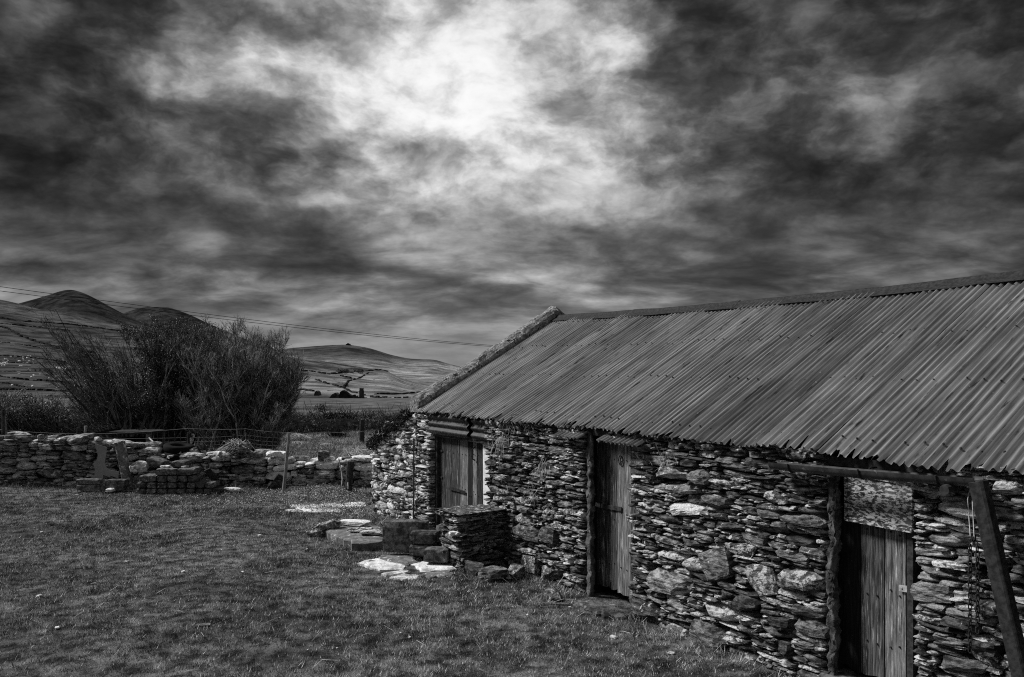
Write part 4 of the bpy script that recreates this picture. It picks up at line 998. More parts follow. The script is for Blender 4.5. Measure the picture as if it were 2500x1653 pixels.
tag(mb.build('netting_wires', M['wire'], fe), kind='stuff')
mb = MB(); a = at(797, 1118, 17.3); mb.box((a.x, 17.3, a.z / 2 + .1), (.12, .1, a.z), None, .01, .015); tag(mb.build('short_stake', M['timber']), 'short dark square stake behind the low end of the wall', 'stake')
# field beyond: posts, bank, gorse, rushes
for (px, y0, y1, r_, lab) in ((883, 1025, 1080, .09, 'stout round fence post standing alone in the field'), (940, 1030, 1070, .045, 'thin dark fence post beside the barn corner')):
    b = gp(px, y1); mb = MB(); tz = EYE + (HZP - y0) / FPX * b.y; mb.tube([b - UP * .1, (b.x + .02, b.y, tz)], [r_, r_ * .95], 9); tag(mb.build('field_post', M['timber'] if r_ < .06 else M['timber']), lab, 'post')
bx = np.linspace(-34, 14, 120); V = []
for i, x in enumerate(bx):
    hh = .42 + .12 * float(wob(x, 3, .8, 1)) + .05 * rng.uniform(-1, 1)
    for (dy, dz_) in ((-.9, -.12), (-.55, hh * .55), (-.25, hh), (.4, hh * 1.05), (1.6, -.2)): V.append(Vector((x, 31.2 + dy + .25 * float(wob(x, 9, .6, 2)) + rng.uniform(-.05, .05), dz_)))
mb = MB().add(V, [(i * 5 + j, (i + 1) * 5 + j, (i + 1) * 5 + j + 1, i * 5 + j + 1) for i in range(119) for j in range(4)])
tag(mb.build('earth_bank', M['bank'], None, True), 'dark earth bank along the far edge of the field', kind='structure')

def np3(l): return np.array([[tuple(v) for v in t] for t in l])
t = []
for i in range(16000):
    x = rng.uniform(-24, 3); hh = .42 + .12 * float(wob(x, 3, .8, 1)); f_ = rng.random(); z = hh * (1.05 - f_ * .95); y = 31.2 + .25 * float(wob(x, 9, .6, 2)) - .2 - f_ * .62
    if float(wob(x * 1.3, f_ * 2, 2., 2)) < rng.uniform(-.6, .5): continue
    p = Vector((x, y, z)); e = Vector((rng.gauss(0, .5), rng.gauss(-.4, .4), rng.gauss(-.3 if f_ < .4 else .5, .6))).normalized() * rng.uniform(.05, .16); s_ = Vector((rng.gauss(0, 1), rng.gauss(0, .3), 0)).normalized() * .012; t.append((p - s_, p + s_, p + e))
tag(tris_object('bank_grass', np3(t), M['twig']), 'rough grass and roots hanging on the earth bank', 'grass', kind='stuff')

# ------------------------------------------------------------------ shrubs
def leafy_tris(c, rad, n, size, up=.3, rr=None, flat=1.):
    r = rr or rng; out = []
    for _ in range(n):
        v = Vector((r.gauss(0, 1), r.gauss(0, 1), r.gauss(0, 1))).normalized() * (r.random() ** .45)
        p = Vector(c) + Vector((v.x * rad[0], v.y * rad[1], v.z * rad[2]))
        e = Vector((r.gauss(0, 1), r.gauss(0, 1), r.gauss(up, 1) * flat)).normalized() * size * r.uniform(.6, 1.3)
        s_ = e.cross(Vector((r.gauss(0, 1), r.gauss(0, 1), r.gauss(0, 1)))).normalized() * size * .38
        out.append((p - s_ * .5, p + s_ * .5, p + e))
    return out
def np3(l): return np.array([[tuple(v) for v in t] for t in l])
gorse = [(672, 990, 8, .5), (715, 1002, 9, .4), (775, 985, 11, .8), (812, 1000, 10, .5), (852, 990, 12, .7), (895, 1000, 12, .5), (938, 994, 10, .6), (978, 996, 11, .6), (1010, 990, 12, .7)]
for i, (px, py, wv_, hh) in enumerate(gorse):
    c = at(px, py, 33.0 + rng.uniform(-.6, 1.2)); root = empty('gorse_bush', (c.x, c.y, .2), f'dark gorse bush on the earth bank, {ORD[i]} from the left', 'bush', 'gorse bushes along the bank')
    t = []
    for q in range(6):
        cc = Vector((c.x + rng.gauss(0, .26), c.y + rng.uniform(-.3, .3), .35 + rng.random() * max(.2, c.z - .55) * (.55 + .45 * (i * 7 % 3) / 2))); t += leafy_tris(cc, (.32, .3, .22), 260, .07, .8)
    tag(tris_object('foliage', np3(t), M['leaf'] if i % 3 else M['twig'], root))
    mb = MB()
    for q in range(26):
        b = Vector((c.x + rng.gauss(0, .3), c.y, .2)); tipz = c.z + rng.uniform(-.3, .25); mb.tube([b, (b.x + rng.gauss(0, .25), b.y + rng.gauss(0, .2), tipz)], [.018, .005], 3)
    mb.build('stems', M['twig'], root)
for i, (px, py, w, hh, lab) in enumerate(((700, 1058, .3, .32, 'dark rush clump in the far field, leftmost'), (718, 1058, .22, .24, 'small dark rush clump next to the leftmost one'), (824, 1068, .42, .42, 'largest dark rush clump in the middle of the field'), (745, 1058, .5, .16, 'low spreading rush clump under the earth bank'))):
    b = gp(px, py); mb = MB()
    for q in range(150):
        a_ = rng.uniform(0, 6.28); l_ = rng.random(); p0 = b + Vector((math.cos(a_), math.sin(a_), 0)) * l_ * w * .6; p1 = p0 + Vector((math.cos(a_) * l_ * w * .5, math.sin(a_) * l_ * w * .5, hh * rng.uniform(.7, 1.1) * (1 - .35 * l_)))
        mb.tube([p0, p1], [.012, .004], 3, False)
    tag(mb.build('rush_clump', M['rush']), lab, 'rushes')
pale = MB()
for (px, py, w, hh) in ((872, 1118, .75, .32), (850, 1125, .5, .25), (730, 1075, .5, .2), (720, 1068, .35, .15), (900, 1050, .8, .15), (925, 1052, .9, .12), (815, 1058, .5, .12), (718, 1040, .9, .12), (725, 1088, .35, .15), (60, 1050, .9, .2), (790, 1090, .4, .12)):
    b = gp(px, py)
    for q in range(170):
        a_ = rng.uniform(0, 6.28); l_ = rng.random(); p0 = b + Vector((math.cos(a_) * w * .6 * l_, math.sin(a_) * w * .4 * l_, 0)); d_ = Vector((rng.gauss(.25, .6), rng.gauss(0, .5), 0)) * hh
        p1 = p0 + d_ * .5 + UP * hh * rng.uniform(.5, 1); p2 = p1 + d_ * .8 - UP * hh * rng.uniform(0, .6); pale.tube([p0, p1, p2], [.006, .006, .003], 3, False)
tag(pale.build('dead_grass', M['straw']), 'pale tussocks of dead grass in the field beyond the wall', 'grass', kind='stuff')

class Shrub:
    def __init__(s, seed): s.mb = MB(); s.pm = MB(); s.r = random.Random(seed); s.tips = []
    def stem(s, a, tip, r0, r1, bow, side=6, level=0, pale=.0, tl=.5, up=.5, lat=Vector((0, 0, 0))):
        r = s.r; a, tip = Vector(a), Vector(tip); L = (tip - a).length; n = 6 if level == 0 else 4
        mid = a.lerp(tip, .5) + Vector(bow) * L + Vector((r.gauss(0, .05), r.gauss(0, .05), r.gauss(0, .03))) * L
        pts = []
        for i in range(n + 1):
            t = i / n; p = a * (1 - t) ** 2 + mid * 2 * t * (1 - t) + tip * t * t
            pts.append(p + Vector((r.gauss(0, 1), r.gauss(0, 1), r.gauss(0, 1))) * L * .012)
        (s.pm if r.random() < pale else s.mb).tube(pts, [r0 + (r1 - r0) * i / n for i in range(n + 1)], 4 if level == 0 else 3, False)
        s.tips.append(pts[-1])
        if side:
            for _ in range(side):
                t = r.uniform(.28, .97); k_ = min(int(t * n), n - 1); b = pts[k_].lerp(pts[k_ + 1], t * n - k_); d = (pts[k_ + 1] - pts[k_]).normalized()
                l = tl * r.uniform(.45, 1.15) * (1.15 - .5 * t)
                v = (d * r.uniform(.6, 1.1) + Vector((r.gauss(0, .55), r.gauss(0, .55), r.gauss(0, .4))) + UP * up + lat).normalized() * l
                s.stem(b, b + v, max(r1 * .9, r0 * (1 - t) * .5 + .003), 0.003, (r.gauss(0, .06), 0, r.uniform(-.08, .1)), {0: max(3, side // 2 + 1), 1: 2, 2: 0}.get(level, 0), level + 1, pale * .8, tl * .6, up, lat)
# broad bare willow on the right of the thicket
will = empty('willow_shrub', (at(575, 1100, 19.2).x, 19.2, 0), 'rounded bare willow shrub with dense upright twigs behind the wall', 'shrub')
S1 = Shrub(11)
outl = [(742, 905), (738, 880), (735, 935), (722, 960), (708, 1000), (728, 860), (712, 845), (695, 828), (678, 815), (655, 805), (632, 797), (610, 797), (588, 799), (565, 803), (545, 798), (520, 800), (495, 795), (470, 800), (448, 815), (425, 840), (690, 1040), (440, 1000), (410, 960), (690, 1000)]
for i in range(230):
    q = outl[i % len(outl)]; f_ = S1.r.uniform(.5, 1.0) if i > 48 else S1.r.uniform(.86, .99)
    bpx = 590 + S1.r.gauss(0, 26); Yt = 19.2 + S1.r.gauss(0, .75) * (1.15 - f_ * .5)
    b = Vector((at(bpx, 0, 19.2).x, 19.2 + S1.r.gauss(0, .3), 0)); tq = at(bpx + (q[0] - bpx) * f_ + S1.r.gauss(0, 6), 1130 + (q[1] - 1130) * f_ + S1.r.gauss(0, 6), Yt)
    S1.stem(b, tq, S1.r.uniform(.012, .030), .006, ((-.10 if q[0] > 600 else .10) * .4 + (.12 if q[0] > 650 else 0), 0, S1.r.uniform(-.06, .10)), 10, 0, .42, .5, .5)
S1.mb.build('branches', M['twig'], will); S1.pm.build('pale_lit_branches', M['twig_pale'], will)  # some stems paler: the twigs' highlights are put into their colour
# windswept thorn reaching left
thorn = empty('windswept_thorn', (at(330, 1100, 19.6).x, 19.6, 0), 'windswept thorn with bare crooked branches leaning left behind the wall', 'tree')
S2 = Shrub(12)
tips = [(78, 762), (110, 768), (128, 758), (85, 835), (100, 880), (130, 792), (150, 800), (170, 790), (185, 812), (205, 800), (225, 815), (245, 815), (262, 830), (92, 860), (120, 910), (150, 940), (175, 985), (280, 830), (140, 850), (165, 870), (300, 830), (200, 900), (230, 1000), (190, 1020)]
for i in range(90):
    q = tips[i % len(tips)]; f_ = 1.0 if i < 24 else S2.r.uniform(.6, .97)
    bx_ = 345 + S2.r.gauss(0, 22); b = Vector((at(bx_, 0, 19.6).x, 19.6 + S2.r.gauss(0, .25), 0)); tq = at(bx_ + (q[0] - bx_) * f_, 1110 + (q[1] - 1110) * f_, 19.6 + S2.r.gauss(0, .6))
    S2.stem(b, tq, S2.r.uniform(.02, .05), .007, (.14, 0, -.10 + S2.r.uniform(-.05, .04)), 8, 0, .12, .5, .35, Vector((-.35, 0, 0)))
S2.mb.build('branches', M['twig'], thorn); S2.pm.build('pale_lit_branches', M['twig_pale'], thorn)
t = []
for p in S2.tips:
    if p.x > at(215, 0, 19.6).x and p.z < 2.8 and S2.r.random() < .45: t += leafy_tris(p, (.1, .1, .08), 6, .032, .2, S2.r)
tag(tris_object('leaves', np3(t), M['leaf'], thorn))
# dark evergreen in the middle
ever = empty('evergreen_shrub', (at(405, 1100, 19.9).x, 19.9, 0), 'dark small leaved evergreen shrub in the middle of the thicket', 'shrub')
S3 = Shrub(13)
for i in range(125):
    px = S3.r.uniform(285, 545); py = 788 + abs(px - 420) * .12 + (S3.r.random() ** 1.3 * 230 if i > 55 else S3.r.random() * 18); b = Vector((at(410 + S3.r.gauss(0, 18), 0, 19.9).x, 19.9 + S3.r.gauss(0, .3), 0))
    S3.stem(b, at(px, py, 19.9 + S3.r.gauss(0, .5)), .03, .007, (S3.r.gauss(0, .08), 0, .05), 7, 0, .05, .42, .4)
S3.mb.build('branches', M['twig'], ever)
t = []
for p in S3.tips:
    if p.z > .7 and S3.r.random() < .75: t += leafy_tris(p, (.1, .1, .09), 9, .038, .3, S3.r)
tag(tris_object('leaves', np3(t), M['leaf'], ever))
# flax plant with sword leaves
flax = empty('flax_plant', (at(315, 1100, 18.3).x, 18.3, 0), 'flax plant with long arching sword leaves in front of the thorn', 'plant')
base = Vector((at(318, 0, 18.3).x, 18.3, .1)); n = 0
for i in range(64):
    r = rng; a_ = r.uniform(-1.25, 1.25); L = r.uniform(.75, 1.65); lean = math.sin(a_) * .75; bend = r.choice((.05, .1, .25, .6))
    d0 = Vector((lean - .12, r.uniform(-.5, .3), 1)).normalized(); pts = []; p = base + Vector((r.gauss(0, .12), r.gauss(0, .1), 0)); d = d0.copy()
    k_ = 8
    for j in range(k_ + 1):
        pts.append(p.copy()); p = p + d * L / k_; d = (d + Vector((math.copysign(.25, lean) * bend, -.05 * bend, -.55 * bend * (j / k_)))).normalized()
    sd_ = d0.cross(Vector((0, 1, 0))).normalized(); V = []
    for j, q in enumerate(pts):
        w_ = .033 * (1 - (j / k_) ** 2.2) + .003; V += [q - sd_ * w_, q + Vector((0, .012, 0)), q + sd_ * w_]
    F = []
    for j in range(k_): F += [(j * 3, j * 3 + 1, j * 3 + 4, j * 3 + 3), (j * 3 + 1, j * 3 + 2, j * 3 + 5, j * 3 + 4)]
    MB().add(V, F).build('leaf', M['flax'], flax)
# low tangled brush pile on the wall
bp_ = MB()
for i in range(90):
    x0, x1 = rng.uniform(525, 570), rng.uniform(575, 640); h0 = rng.uniform(1070, 1108); bp_.tube([at(x0, rng.uniform(1095, 1120), 16.95 + rng.uniform(-.25, .25)), at((x0 + x1) / 2 + rng.uniform(-8, 8), h0, 16.9 + rng.uniform(-.25, .25)), at(x1, 1100 + (x1 - 600) * .5 + rng.uniform(-8, 10), 16.8 + rng.uniform(-.25, .25))], [.008, .009, .005], 3, False)
tag(bp_.build('brush_pile', M['twig_pale']), 'heap of cut brushwood on the wall before the willow', 'brushwood')
for (px, py, w, h, mt_, lab) in ((597, 1093, .28, .22, 'stone_pale', 'pale stone bedded in the brushwood heap'), (536, 1106, .08, .09, 'stone_white', 'small white knob of stone left of the brushwood heap'), (670, 1108, .34, .12, 'stone_white', 'white stone on the wall left of the thin pole')):
    tag(rock_at('wall_head_stone', at(px, py, 16.75), (w, .25, h), .3, mt_, int(px), None, 4, .5), lab, 'stone')
# dark bushes and a small bare thorn at the left edge
for i, (px, py, w, hh, mt_, lab) in enumerate(((25, 975, 1.0, .9, 'twig', 'dense dark bush at the far left edge behind the field'), (80, 985, 1.2, .8, 'leaf', 'dark leafy bush left of the windswept thorn'), (125, 965, 1.1, 1.1, 'leaf', 'taller dark leafy bush directly behind the windswept thorn'), (200, 990, 1.3, .7, 'twig', 'low dark bush behind the thorn branches'), (-40, 970, 1.2, 1., 'leaf', 'dark bush partly outside the left edge'))):
    c = at(px, py, 29.0); root = empty('dark_bush', (c.x, c.y, 0), lab, 'bush'); t = []
    for q in range(22):
        cc = Vector((c.x + rng.gauss(0, w * .4), c.y + rng.uniform(-.5, .5), max(.1, c.z - rng.random() * (c.z)))); t += leafy_tris(cc, (.34, .34, .26), 170, .075, .6)
    tag(tris_object('foliage', np3(t), M[mt_], root)); mb = MB()
    for q in range(60): mb.tube([(c.x + rng.gauss(0, w * .3), c.y - .3, 0), (c.x + rng.gauss(0, w * .6), c.y - .3 + rng.gauss(0, .3), c.z * rng.uniform(.6, 1.2))], [.02, .005], 3, False)
    mb.build('stems', M['twig'], root)
sm = empty('bare_sapling', (at(8, 1100, 18.2).x, 18.2, 0), 'small bare sapling behind the wall at the left edge', 'tree')
S4 = Shrub(14); b = Vector((at(8, 0, 18.2).x, 18.2, 0)); c1 = at(8, 1000, 18.2); S4.stem(b, c1, .06, .045, (0, 0, 0), 0)
for q in ((-30, 955), (-5, 950), (25, 945), (45, 965), (30, 985), (-20, 980), (55, 950)): S4.stem(c1, at(q[0], q[1], 18.2 + rng.gauss(0, .2)), .025, .006, (0, 0, .05), 6, 1, .4, .3, .2)
S4.mb.build('branches', M['twig'], sm); S4.pm.build('pale_lit_branches', M['twig_pale'], sm)

# ------------------------------------------------------------------ far things on the hills
def house(name, h, px, py, L, D_, wallh, ridge, lab, rz=0., mat='house_wall'):
    c = h.on(px, py); root = empty(name, c, lab, 'house'); Rm = Matrix.Rotation(rz, 3, 'Z')
    def T(v): return c + Rm @ Vector(v)
    x, y = L / 2, D_ / 2; mb = MB()
    mb.add([T(v) for v in ((-x, -y, -3), (x, -y, -3), (x, y, -3), (-x, y, -3), (-x, -y, wallh), (x, -y, wallh), (x, y, wallh), (-x, y, wallh), (-x, 0, ridge), (x, 0, ridge))], [(0, 1, 5, 4), (1, 2, 6, 9, 5), (2, 3, 7, 6), (3, 0, 4, 8, 7)])
    mb.build('wall', M[mat], root)
    mb = MB(); e = .4
    for sg in (-1, 1):
        mb.add([T((-x - e, sg * (y + e), wallh - .3)), T((x + e, sg * (y + e), wallh - .3)), T((x + e, 0, ridge + .05)), T((-x - e, 0, ridge + .05)), T((-x - e, sg * (y + e), wallh)), T((x + e, sg * (y + e), wallh)), T((x + e, 0, ridge + .4)), T((-x - e, 0, ridge + .4))], [(0, 1, 2, 3), (4, 5, 6, 7), (0, 1, 5, 4), (1, 2, 6, 5), (3, 0, 4, 7)])
    rf = mb.build('roof', M['house_roof'], root)
    mb = MB(); mb.box(T((x * .75, 0, ridge + .8)), (1.1, .9, 1.8)); mb.build('chimney', M['house_wall'], rf)
    for wx in (-.6, -.15, .3, .7):
        mb = MB(); mb.box(T((wx * x, -y - .03, wallh * .5)), (1.2, .1, 1.2), Rm); mb.build('window', M['hedge_far'], root)
    mb = MB(); mb.box(T((-x - .03, 0, wallh * .9)), (.1, 1.4, 1.6), Rm); mb.build('window', M['hedge_far'], root)
    return c
house('farmhouse', h_left, 103, 908, 17, 8.5, 3.4, 7.0, 'pale farmhouse with grey roof below the left hillside', .45)
house('cottage', h_mid, 856, 911, 8, 4, 2.4, 4.6, 'tiny white cottage among dark trees on the right hillside', .2)
for i, (px, py, w) in enumerate(((832, 911, 12), (845, 912, 9), (880, 912, 10))):
    c = h_mid.on(px, py); t = leafy_tris(c + UP * 3, (w * .5, 5, 3.5), 700, 1.1); o = tris_object('far_tree_clump', np3(t), M['leaf']); tag(o, ['dark tree clump left of the tiny cottage', 'dark tree clump just beside the tiny cottage', 'dark tree clump right of the tiny cottage'][i], 'trees')
for i, (px, py) in enumerate(((47, 917), (77, 924), (83, 922), (82, 919), (85, 922), (98, 917), (120, 926), (133, 928), (136, 924), (138, 926), (141, 951), (80, 948), (30, 946))):
    c = h_left.on(px, py); mb = MB(); a_ = rng.uniform(0, 6.28); dx, dy = math.cos(a_), math.sin(a_); k_ = 1.5
    mb.tube([c + Vector((dx * q * k_, dy * q * k_, .75 * k_)) for q in (-.55, -.4, 0, .4, .55)], [.12 * k_, .32 * k_, .38 * k_, .32 * k_, .12 * k_], 7)
    mb.tube([c + Vector((dx * .55 * k_, dy * .55 * k_, .85 * k_)), c + Vector((dx * .85 * k_, dy * .85 * k_, .95 * k_))], [.14 * k_, .08 * k_], 6)
    for (a1, b1) in ((.35, .15), (.35, -.15), (-.35, .15), (-.35, -.15)): 
        q = c + Vector((dx * a1 - dy * b1, dy * a1 + dx * b1, 0)) * k_; mb.tube([q, q + UP * .5 * k_], .06 * k_, 4)
    tag(mb.build('sheep', M['sheep']), 'white sheep grazing on the field below the farmhouse', 'sheep', 'sheep grazing on the hillside')
pal = MB()
for i in range(150):
    px, py = rng.choice(((rng.gauss(20, 30), rng.gauss(873, 5)), (rng.gauss(65, 12), rng.gauss(877, 6)), (rng.gauss(110, 40), rng.gauss(893, 3)), (rng.gauss(5, 8), rng.gauss(888, 3)), (rng.gauss(145, 10), rng.gauss(901, 2)))); c = h_left.on(px, py); s_ = rng.uniform(.4, 1.6); pal.box(c + UP * s_ * .3, (s_ * 1.6, s_ * 1.5, s_), Matrix.Rotation(rng.random() * 3, 3, 'Z'), s_ * .2)
tag(pal.build('hillside_boulders', M['stone_white']), 'pale boulders scattered over the slope above the farmhouse', kind='stuff')
# ruin in the valley
YR = 255
def rz_(px, py, Y=YR): return at(px, py, Y)
ruin = empty('ruined_tower', at(881, 976, YR), 'broken stump of a ruined stone tower in the valley', 'ruin')
mb = MB(); w0, w1 = at(875, 974, YR), at(889, 974, YR); t0, t1 = at(877.3, 947, YR), at(885.8, 947, YR)
V = []; lv = 9
for j in range(lv):
    f_ = j / (lv - 1); xl = w0.x + (t0.x - w0.x) * min(1, f_ * 1.5) + rng.uniform(-.06, .06); xr = w1.x + (t1.x - w1.x) * min(1, f_ * 1.2) + rng.uniform(-.06, .06); z = w0.z - 1 + (t0.z - w0.z + 1) * f_ + (rng.uniform(-.1, .15) if j == lv - 1 else 0)
    V += [Vector((xl, YR, z)), Vector((xr, YR, z + (-.2 if j == lv - 1 else 0))), Vector((xr, YR + 1.6, z)), Vector((xl, YR + 1.6, z))]
F = [(j * 4 + i, j * 4 + (i + 1) % 4, j * 4 + 4 + (i + 1) % 4, j * 4 + 4 + i) for j in range(lv - 1) for i in range(4)] + [tuple(range(lv * 4 - 4, lv * 4))]
mb.add(V, F); mb.build('tower_stump', M['ruin'], ruin)
mb = MB()
P_ = [at(x, y, YR) for (x, y) in ((858, 978), (858, 970), (862, 964), (866, 963), (869, 968), (872, 966), (876, 972), (876, 978))]; mb.prism(P_, Vector((0, 1.2, 0))); mb.build('broken_wall', M['ruin'], ruin)
mb = MB(); P_ = [at(x, y, YR - 4) for (x, y) in ((830, 979), (830, 973), (845, 972), (888, 974), (890, 979))]; mb.prism(P_, Vector((0, .8, 0))); mb.build('low_wall', M['ruin'], ruin)
gab = empty('ruined_gable', at(820, 970, 275), 'dark ivy grown ruined gables left of the tower stump', 'ruin')
for pts, mt_ in (([(803, 970), (810, 961), (818, 957), (826, 962), (829, 972), (803, 972)], 'ruin'), ([(826, 972), (830, 955), (836, 951), (843, 955), (850, 961), (862, 967), (868, 974)], 'hedge_far')):
    mb = MB(); mb.prism([at(x, y + 2, 275) for (x, y) in pts], Vector((0, 4, 0))); mb.build('gable', M[mt_], gab)
mb = MB(); mb.prism([at(x, y, 290) for (x, y) in ((766, 966), (768, 958), (772, 954), (776, 957), (779, 966))], Vector((0, 4, 0))); tag(mb.build('ruined_gable', M['ruin']), 'small lone ruined gable near the willow in the valley', 'ruin')
mb = MB(); mb.box(at(788, 981, 240), (2.2, 1.5, .5), None, .1); mb.box(at(783, 980, 240), (.8, .8, .45), None, .1); tag(mb.build('white_trough', M['stone_white']), 'white patch of rubble in the valley before the ruins', 'rubble')
c = h_far.on(850, 843); mb = MB(); mb.box(c + UP * 1, (22, 18, 10), None, 2.); mb.box(c + UP * 7, (11, 9, 6), None, 1.); tag(mb.build('summit_cairn', M['hedge_far']), 'dark cairn on the summit of the far right hill', 'cairn')
for i, (px, y0, y1, lab) in enumerate(((751, 905, 912, 'thin far pole on the hillside beside the willow'), (803, 903, 910, 'thin far pole on the hillside left of the cottage'))):
    c = h_mid.on(px, y1); mb = MB(); mb.tube([c, c + UP * (y1 - y0) / FPX * c.y], .16, 5); tag(mb.build('far_pole', M['timber_pale']), lab, 'pole')
t = []
for (h, n, fx) in ((h_left, 60, lambda: (rng.uniform(-30, 330), rng.uniform(800, 960))), (h_mid, 45, lambda: (rng.uniform(700, 1070), rng.uniform(915, 968)))):
    for i in range(n):
        px, py = fx()
        if py < h.crest(px) + 6: continue
        c = h.on(px, py); sz = c.y / FPX * rng.uniform(1.2, 3.5); t += leafy_tris(c + UP * sz * .3, (sz * rng.uniform(1, 2.4), sz, sz * .55), 60, sz * .45)
tag(tris_object('far_scrub', np3(t), M['hedge_far']), 'dark scrub dotted over the far hillsides', kind='stuff')
# power lines
def catenary(a, b, sagm, n=40): return [a.lerp(b, i / n) - UP * sagm * 4 * (i / n) * (1 - i / n) for i in range(n + 1)]
wa1, wb1 = at(-260, 664, 36.), at(1330, 851, 125.); wa2, wb2 = at(-260, 676, 36.), at(1330, 853, 125.)
for i, (a, b, lab) in enumerate(((wa1, wb1, 'upper power cable slung across the sky behind the barn'), (wa2, wb2, 'lower power cable slung across the sky behind the barn'))):
    mb = MB(); mb.tube(catenary(a, b, .55), [.013 + .017 * j / 40 for j in range(41)], 5); tag(mb.build('power_cable', M['cable']), lab, 'cable')
up_ = empty('utility_pole', (wa1.x, 36, 0), 'wooden utility pole carrying the cables just outside the left edge', 'pole')
mb = MB(); mb.tube([(wa1.x, 36.1, -.2), (wa1.x, 36.1, wa1.z + .4)], [.15, .11], 10); mb.build('pole', M['timber'], up_)
up2 = empty('utility_pole', (wb1.x, 125, -2.5), 'wooden utility pole carrying the cables behind the barn roof', 'pole')
mb = MB(); mb.tube([(wb1.x, 125.1, -3), (wb1.x, 125.1, wb1.z + .1)], [.15, .11], 10); mb.build('pole', M['timber'], up2)

# ------------------------------------------------------------------ chain and twine on the near wall
ch = empty('hanging_chain', fp(-1.69, .08, .6), 'rusty iron chain doubled over and hanging on the wall', 'chain')
sx, z1 = fxy(2378, 1312, .09); zb = fxy(2378, 1590, .09)[1]; zt = z1; lk = MB()
def linkpts(flat):
    P_ = []
    for t in np.linspace(0, 2 * math.pi, 13)[:-1]:
        x, z = .0105 * math.cos(t), .0105 * math.sin(t) + math.copysign(.011, math.sin(t) + 1e-9); P_.append(Vector((x, 0, z)) if flat else Vector((0, x, z)))
    return P_ + [P_[0]]
lmesh = {}
for fl in (0, 1):
    m_ = MB(); m_.tube(linkpts(fl), .0042, 5, False); lmesh[fl] = mesh_from('link', m_.V, m_.F, M['metal'], True)
B4 = Matrix((DV, NO, UP)).transposed().to_4x4()
for side, ds in ((0, .022), (1, -.024)):
    z = zt; i = 0
    while z > zb + side * .12:
        link(bpy.data.objects.new('link', lmesh[i % 2]), Matrix.Translation(fp(sx + ds * min(1, (zt - z) / .1 + .25), .095, z)) @ B4, ch); z -= .034; i += 1
tw = MB(); a = fxy(2371, 1172, .06)
tw.tube([fp(a[0], .05, a[1]), fp(a[0] - .0, .10, a[1] - .12), fp(sx + .012, .11, z1 + .01)], .0035, 4); tw.tube([fp(a[0] - .012, .05, a[1]), fp(a[0] - .03, .10, a[1] - .14), fp(sx - .012, .11, z1 + .01)], .0035, 4)
tag(tw.build('twine', M['twine']), 'two strands of pale baling twine holding the chain', 'twine')

# ------------------------------------------------------------------ grass
def inyard(x, y):
    rx, ry = x - A0.x, y - A0.y; o = rx * NO.x + ry * NO.y; s_ = rx * DV.x + ry * DV.y
    return (o > .06) | (s_ > 9.2)
def blades(n, x0, x1, y0, y1, hr, wd, lean, cond=None, power=1.0, patch=None):
    """loose grass blades, denser towards the near edge"""
    y = y0 + (y1 - y0) * nrg.random(n) ** power; hw = (x1 - x0) / 2; x = x0 + (x1 - x0) * nrg.random(n)
    k = np.abs(x) < .72 * y + 1.2
    if cond is not None: k &= cond(x, y)
    x, y = x[k], y[k]; n = len(x); z = terrain(x, y)
    h = nrg.uniform(hr[0], hr[1], n) * (1 + .45 * wob(x, y, 1.4, 2)) * (1 + .35 * wob(x, y, 6., 3))
    h = np.maximum(h, hr[0] * .4)
    a = nrg.uniform(0, 2 * np.pi, n); l = nrg.uniform(0.1, lean, n) * h; w = wd * nrg.uniform(.6, 1.4, n) * (y / 9.) ** .6
    b = nrg.uniform(0, 2 * np.pi, n); sx_, sy_ = np.cos(b) * w / 2, np.sin(b) * w / 2
    T = np.empty((n, 3, 3)); T[:, 0] = np.stack([x - sx_, y - sy_, z - .004], 1); T[:, 1] = np.stack([x + sx_, y + sy_, z - .004], 1)
    T[:, 2] = np.stack([x + np.cos(a) * l, y + np.sin(a) * l, z + h], 1)
    return T
cover = [(878, 1364, 1114, 1410), (786, 1278, 946, 1326), (700, 1224, 893, 1250)]
def yardcond(x, y):
    k = inyard(x, y); px = CXP + FPX * x / y; py = HZP + FPX * EYE / y
    dens = .62 + .6 * wob(x, y, 1.1, 1) + .45 * wob(x, y, 3.7, 2)
    k &= nrg.random(len(x)) < np.clip(dens + .2, .12, 1.)
    for (a, b, c, d) in cover: k &= ~((px > a + 6) & (px < c - 6) & (py > b + 3) & (py < d - 3) & (nrg.random(len(x)) < .93))
    return k
T = blades(900000, -12.6, 5.0, 5.2, 16.75, (.014, .036), .0055, 1.2, yardcond, 1.25)
tag(tris_object('yard_grass', T, M['grass']), 'short cropped turf covering the yard', 'grass', kind='stuff')
T = blades(330000, -26, 3.5, 17.0, 31, (.04, .11), .007, 1.2, lambda x, y: (x < -2.2) | (y > 20), 1.3)
tag(tris_object('field_grass', T, M['grass_far']), 'rough pasture grass in the field behind the wall', 'grass', kind='stuff')
def nearwall(x, y):
    rx, ry = x - A0.x, y - A0.y; o = rx * NO.x + ry * NO.y; s_ = rx * DV.x + ry * DV.y
    ed = np.minimum(np.where(s_ < 8.6, o, 9.), 16.7 - y + .02)
    return (o > .04) & (ed < .28 * nrg.random(len(x)) ** 1.5 + .03) & (wob(x, y, 2.3, 3) > -.35) | ((o > .1) & (wob(x, y, 2.9, 1) > .8) & (nrg.random(len(x)) < .12))
T = blades(700000, -12.6, 5.0, 5.2, 16.75, (.04, .09), .005, 1.3, nearwall, 1.2)
tag(tris_object('long_grass', T, M['grass']), 'longer grass left growing along the wall feet', 'grass', kind='stuff')
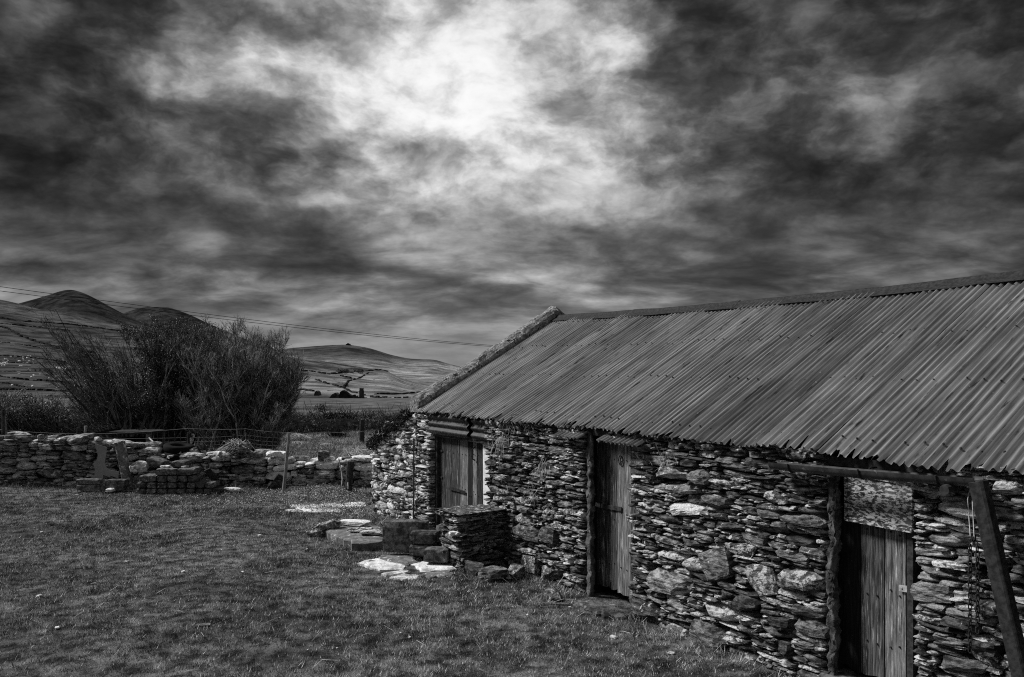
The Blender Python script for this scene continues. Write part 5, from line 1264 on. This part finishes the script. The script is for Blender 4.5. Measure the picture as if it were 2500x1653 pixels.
# leafy weeds by the wall end
wl = []
for i in range(60000):
    if rng.random() < .5: px, py, hm = rng.gauss(770, 55), 1210 + rng.gauss(0, 7), .13
    else: px, py, hm = rng.uniform(170, 890), 1236 + rng.gauss(0, 14), .035
    if not (1193 < py < 1275 and 160 < px < 893): continue
    g = gp(px, py)
    if hm < .1 and float(wob(g.x, g.y, 1.6, 2)) + (px - 560) / 700 < rng.uniform(-.1, .7): continue
    h_ = rng.random() * hm * (1 if hm < .1 else max(.2, 1 - abs(px - 790) / 130)); e = Vector((rng.gauss(0, 1), rng.gauss(0, 1), rng.gauss(.6, .7))).normalized() * rng.uniform(.012, .026); s_ = e.cross(Vector((rng.gauss(0, 1), rng.gauss(0, 1), rng.gauss(0, 1)))).normalized() * .010
    p = g + UP * h_; wl += [(p - s_, p + s_, p + e)]
tag(tris_object('low_weeds', np3(wl), M['weed']), 'pale leafy weeds spreading before the low end of the wall', 'weeds', kind='stuff')
# dry straws and crumbs of stone in the turf
stw_ = MB(); 
for i in range(330):
    y = 5.8 + 10 * rng.random() ** 1.2; x = rng.uniform(-.66 * y, .4 * y)
    if not bool(inyard(np.array([x]), np.array([y]))[0]): continue
    L = rng.uniform(.08, .3); a_ = rng.uniform(0, 6.28); d_ = Vector((math.cos(a_), math.sin(a_), 0)); z = float(terrain(x, y)); p0 = Vector((x, y, z + .01)); up1 = rng.uniform(.02, .10)
    stw_.tube([p0, p0 + d_ * L * .4 + UP * up1, p0 + d_ * L * .8 + UP * up1 * rng.uniform(.3, 1.1) + Vector((-d_.y, d_.x, 0)) * L * .2], [.0022, .002, .0012], 3, False)
tag(stw_.build('dry_straws', M['straw']), 'stray dry grass stalks lying in the turf', 'straw', kind='stuff')
cr = []; FF = []; off = 0
for i in range(130):
    y = 5.8 + 10.4 * rng.random(); x = rng.uniform(-.68 * y, .45 * y)
    if not bool(inyard(np.array([x]), np.array([y]))[0]): continue
    if rng.random() > .25 and float(wob(x, y, 1.1, 1)) > -.1: continue
    a, f = ROCKS[rng.randrange(22)]; w = .008 + .03 * rng.random() ** 2; m4 = np.array(Matrix.Translation((x, y, float(terrain(x, y)) + .012)) @ Matrix.Rotation(rng.random() * 6, 4, 'Z') @ Matrix.Diagonal((w, w * .7, w * .3, 1)))
    cr.append(a @ m4[:3, :3].T + m4[:3, 3]); FF += [tuple(q + off for q in ff) for ff in f]; off += len(a)
tag(link(bpy.data.objects.new('stone_chips', mesh_from('stone_chips', np.concatenate(cr).tolist(), FF, M['stone_white']))), 'small pale stone chips strewn in the turf', 'stone chips', kind='stuff')
for i, (px, py, w, lab) in enumerate(((372, 1507, .22, 'flat white stone showing through the turf, nearest the lower left'), (496, 1531, .18, 'narrow pale stone in the turf right of the flat white one'), (490, 1337, .1, 'small bright white stone in the middle of the yard'), (452, 1364, .07, 'tiny white pebble just below the middle of the yard'), (1190, 1360 + 130, .12, 'pale stone in the grass before the middle door'), (795, 1422, .1, 'small white stone left of the paved patch'), (655, 1416, .1, 'slim white chip in the grass left of the paved patch'))):
    p = gp(px, py); tag(rock_at('turf_stone', Vector((p.x, p.y, float(terrain(p.x, p.y)) + .002)), (w * .8, w * .4, .026), .3 * i, 'concrete_pale', 500 + i, None, 4, .4), lab, 'stone')
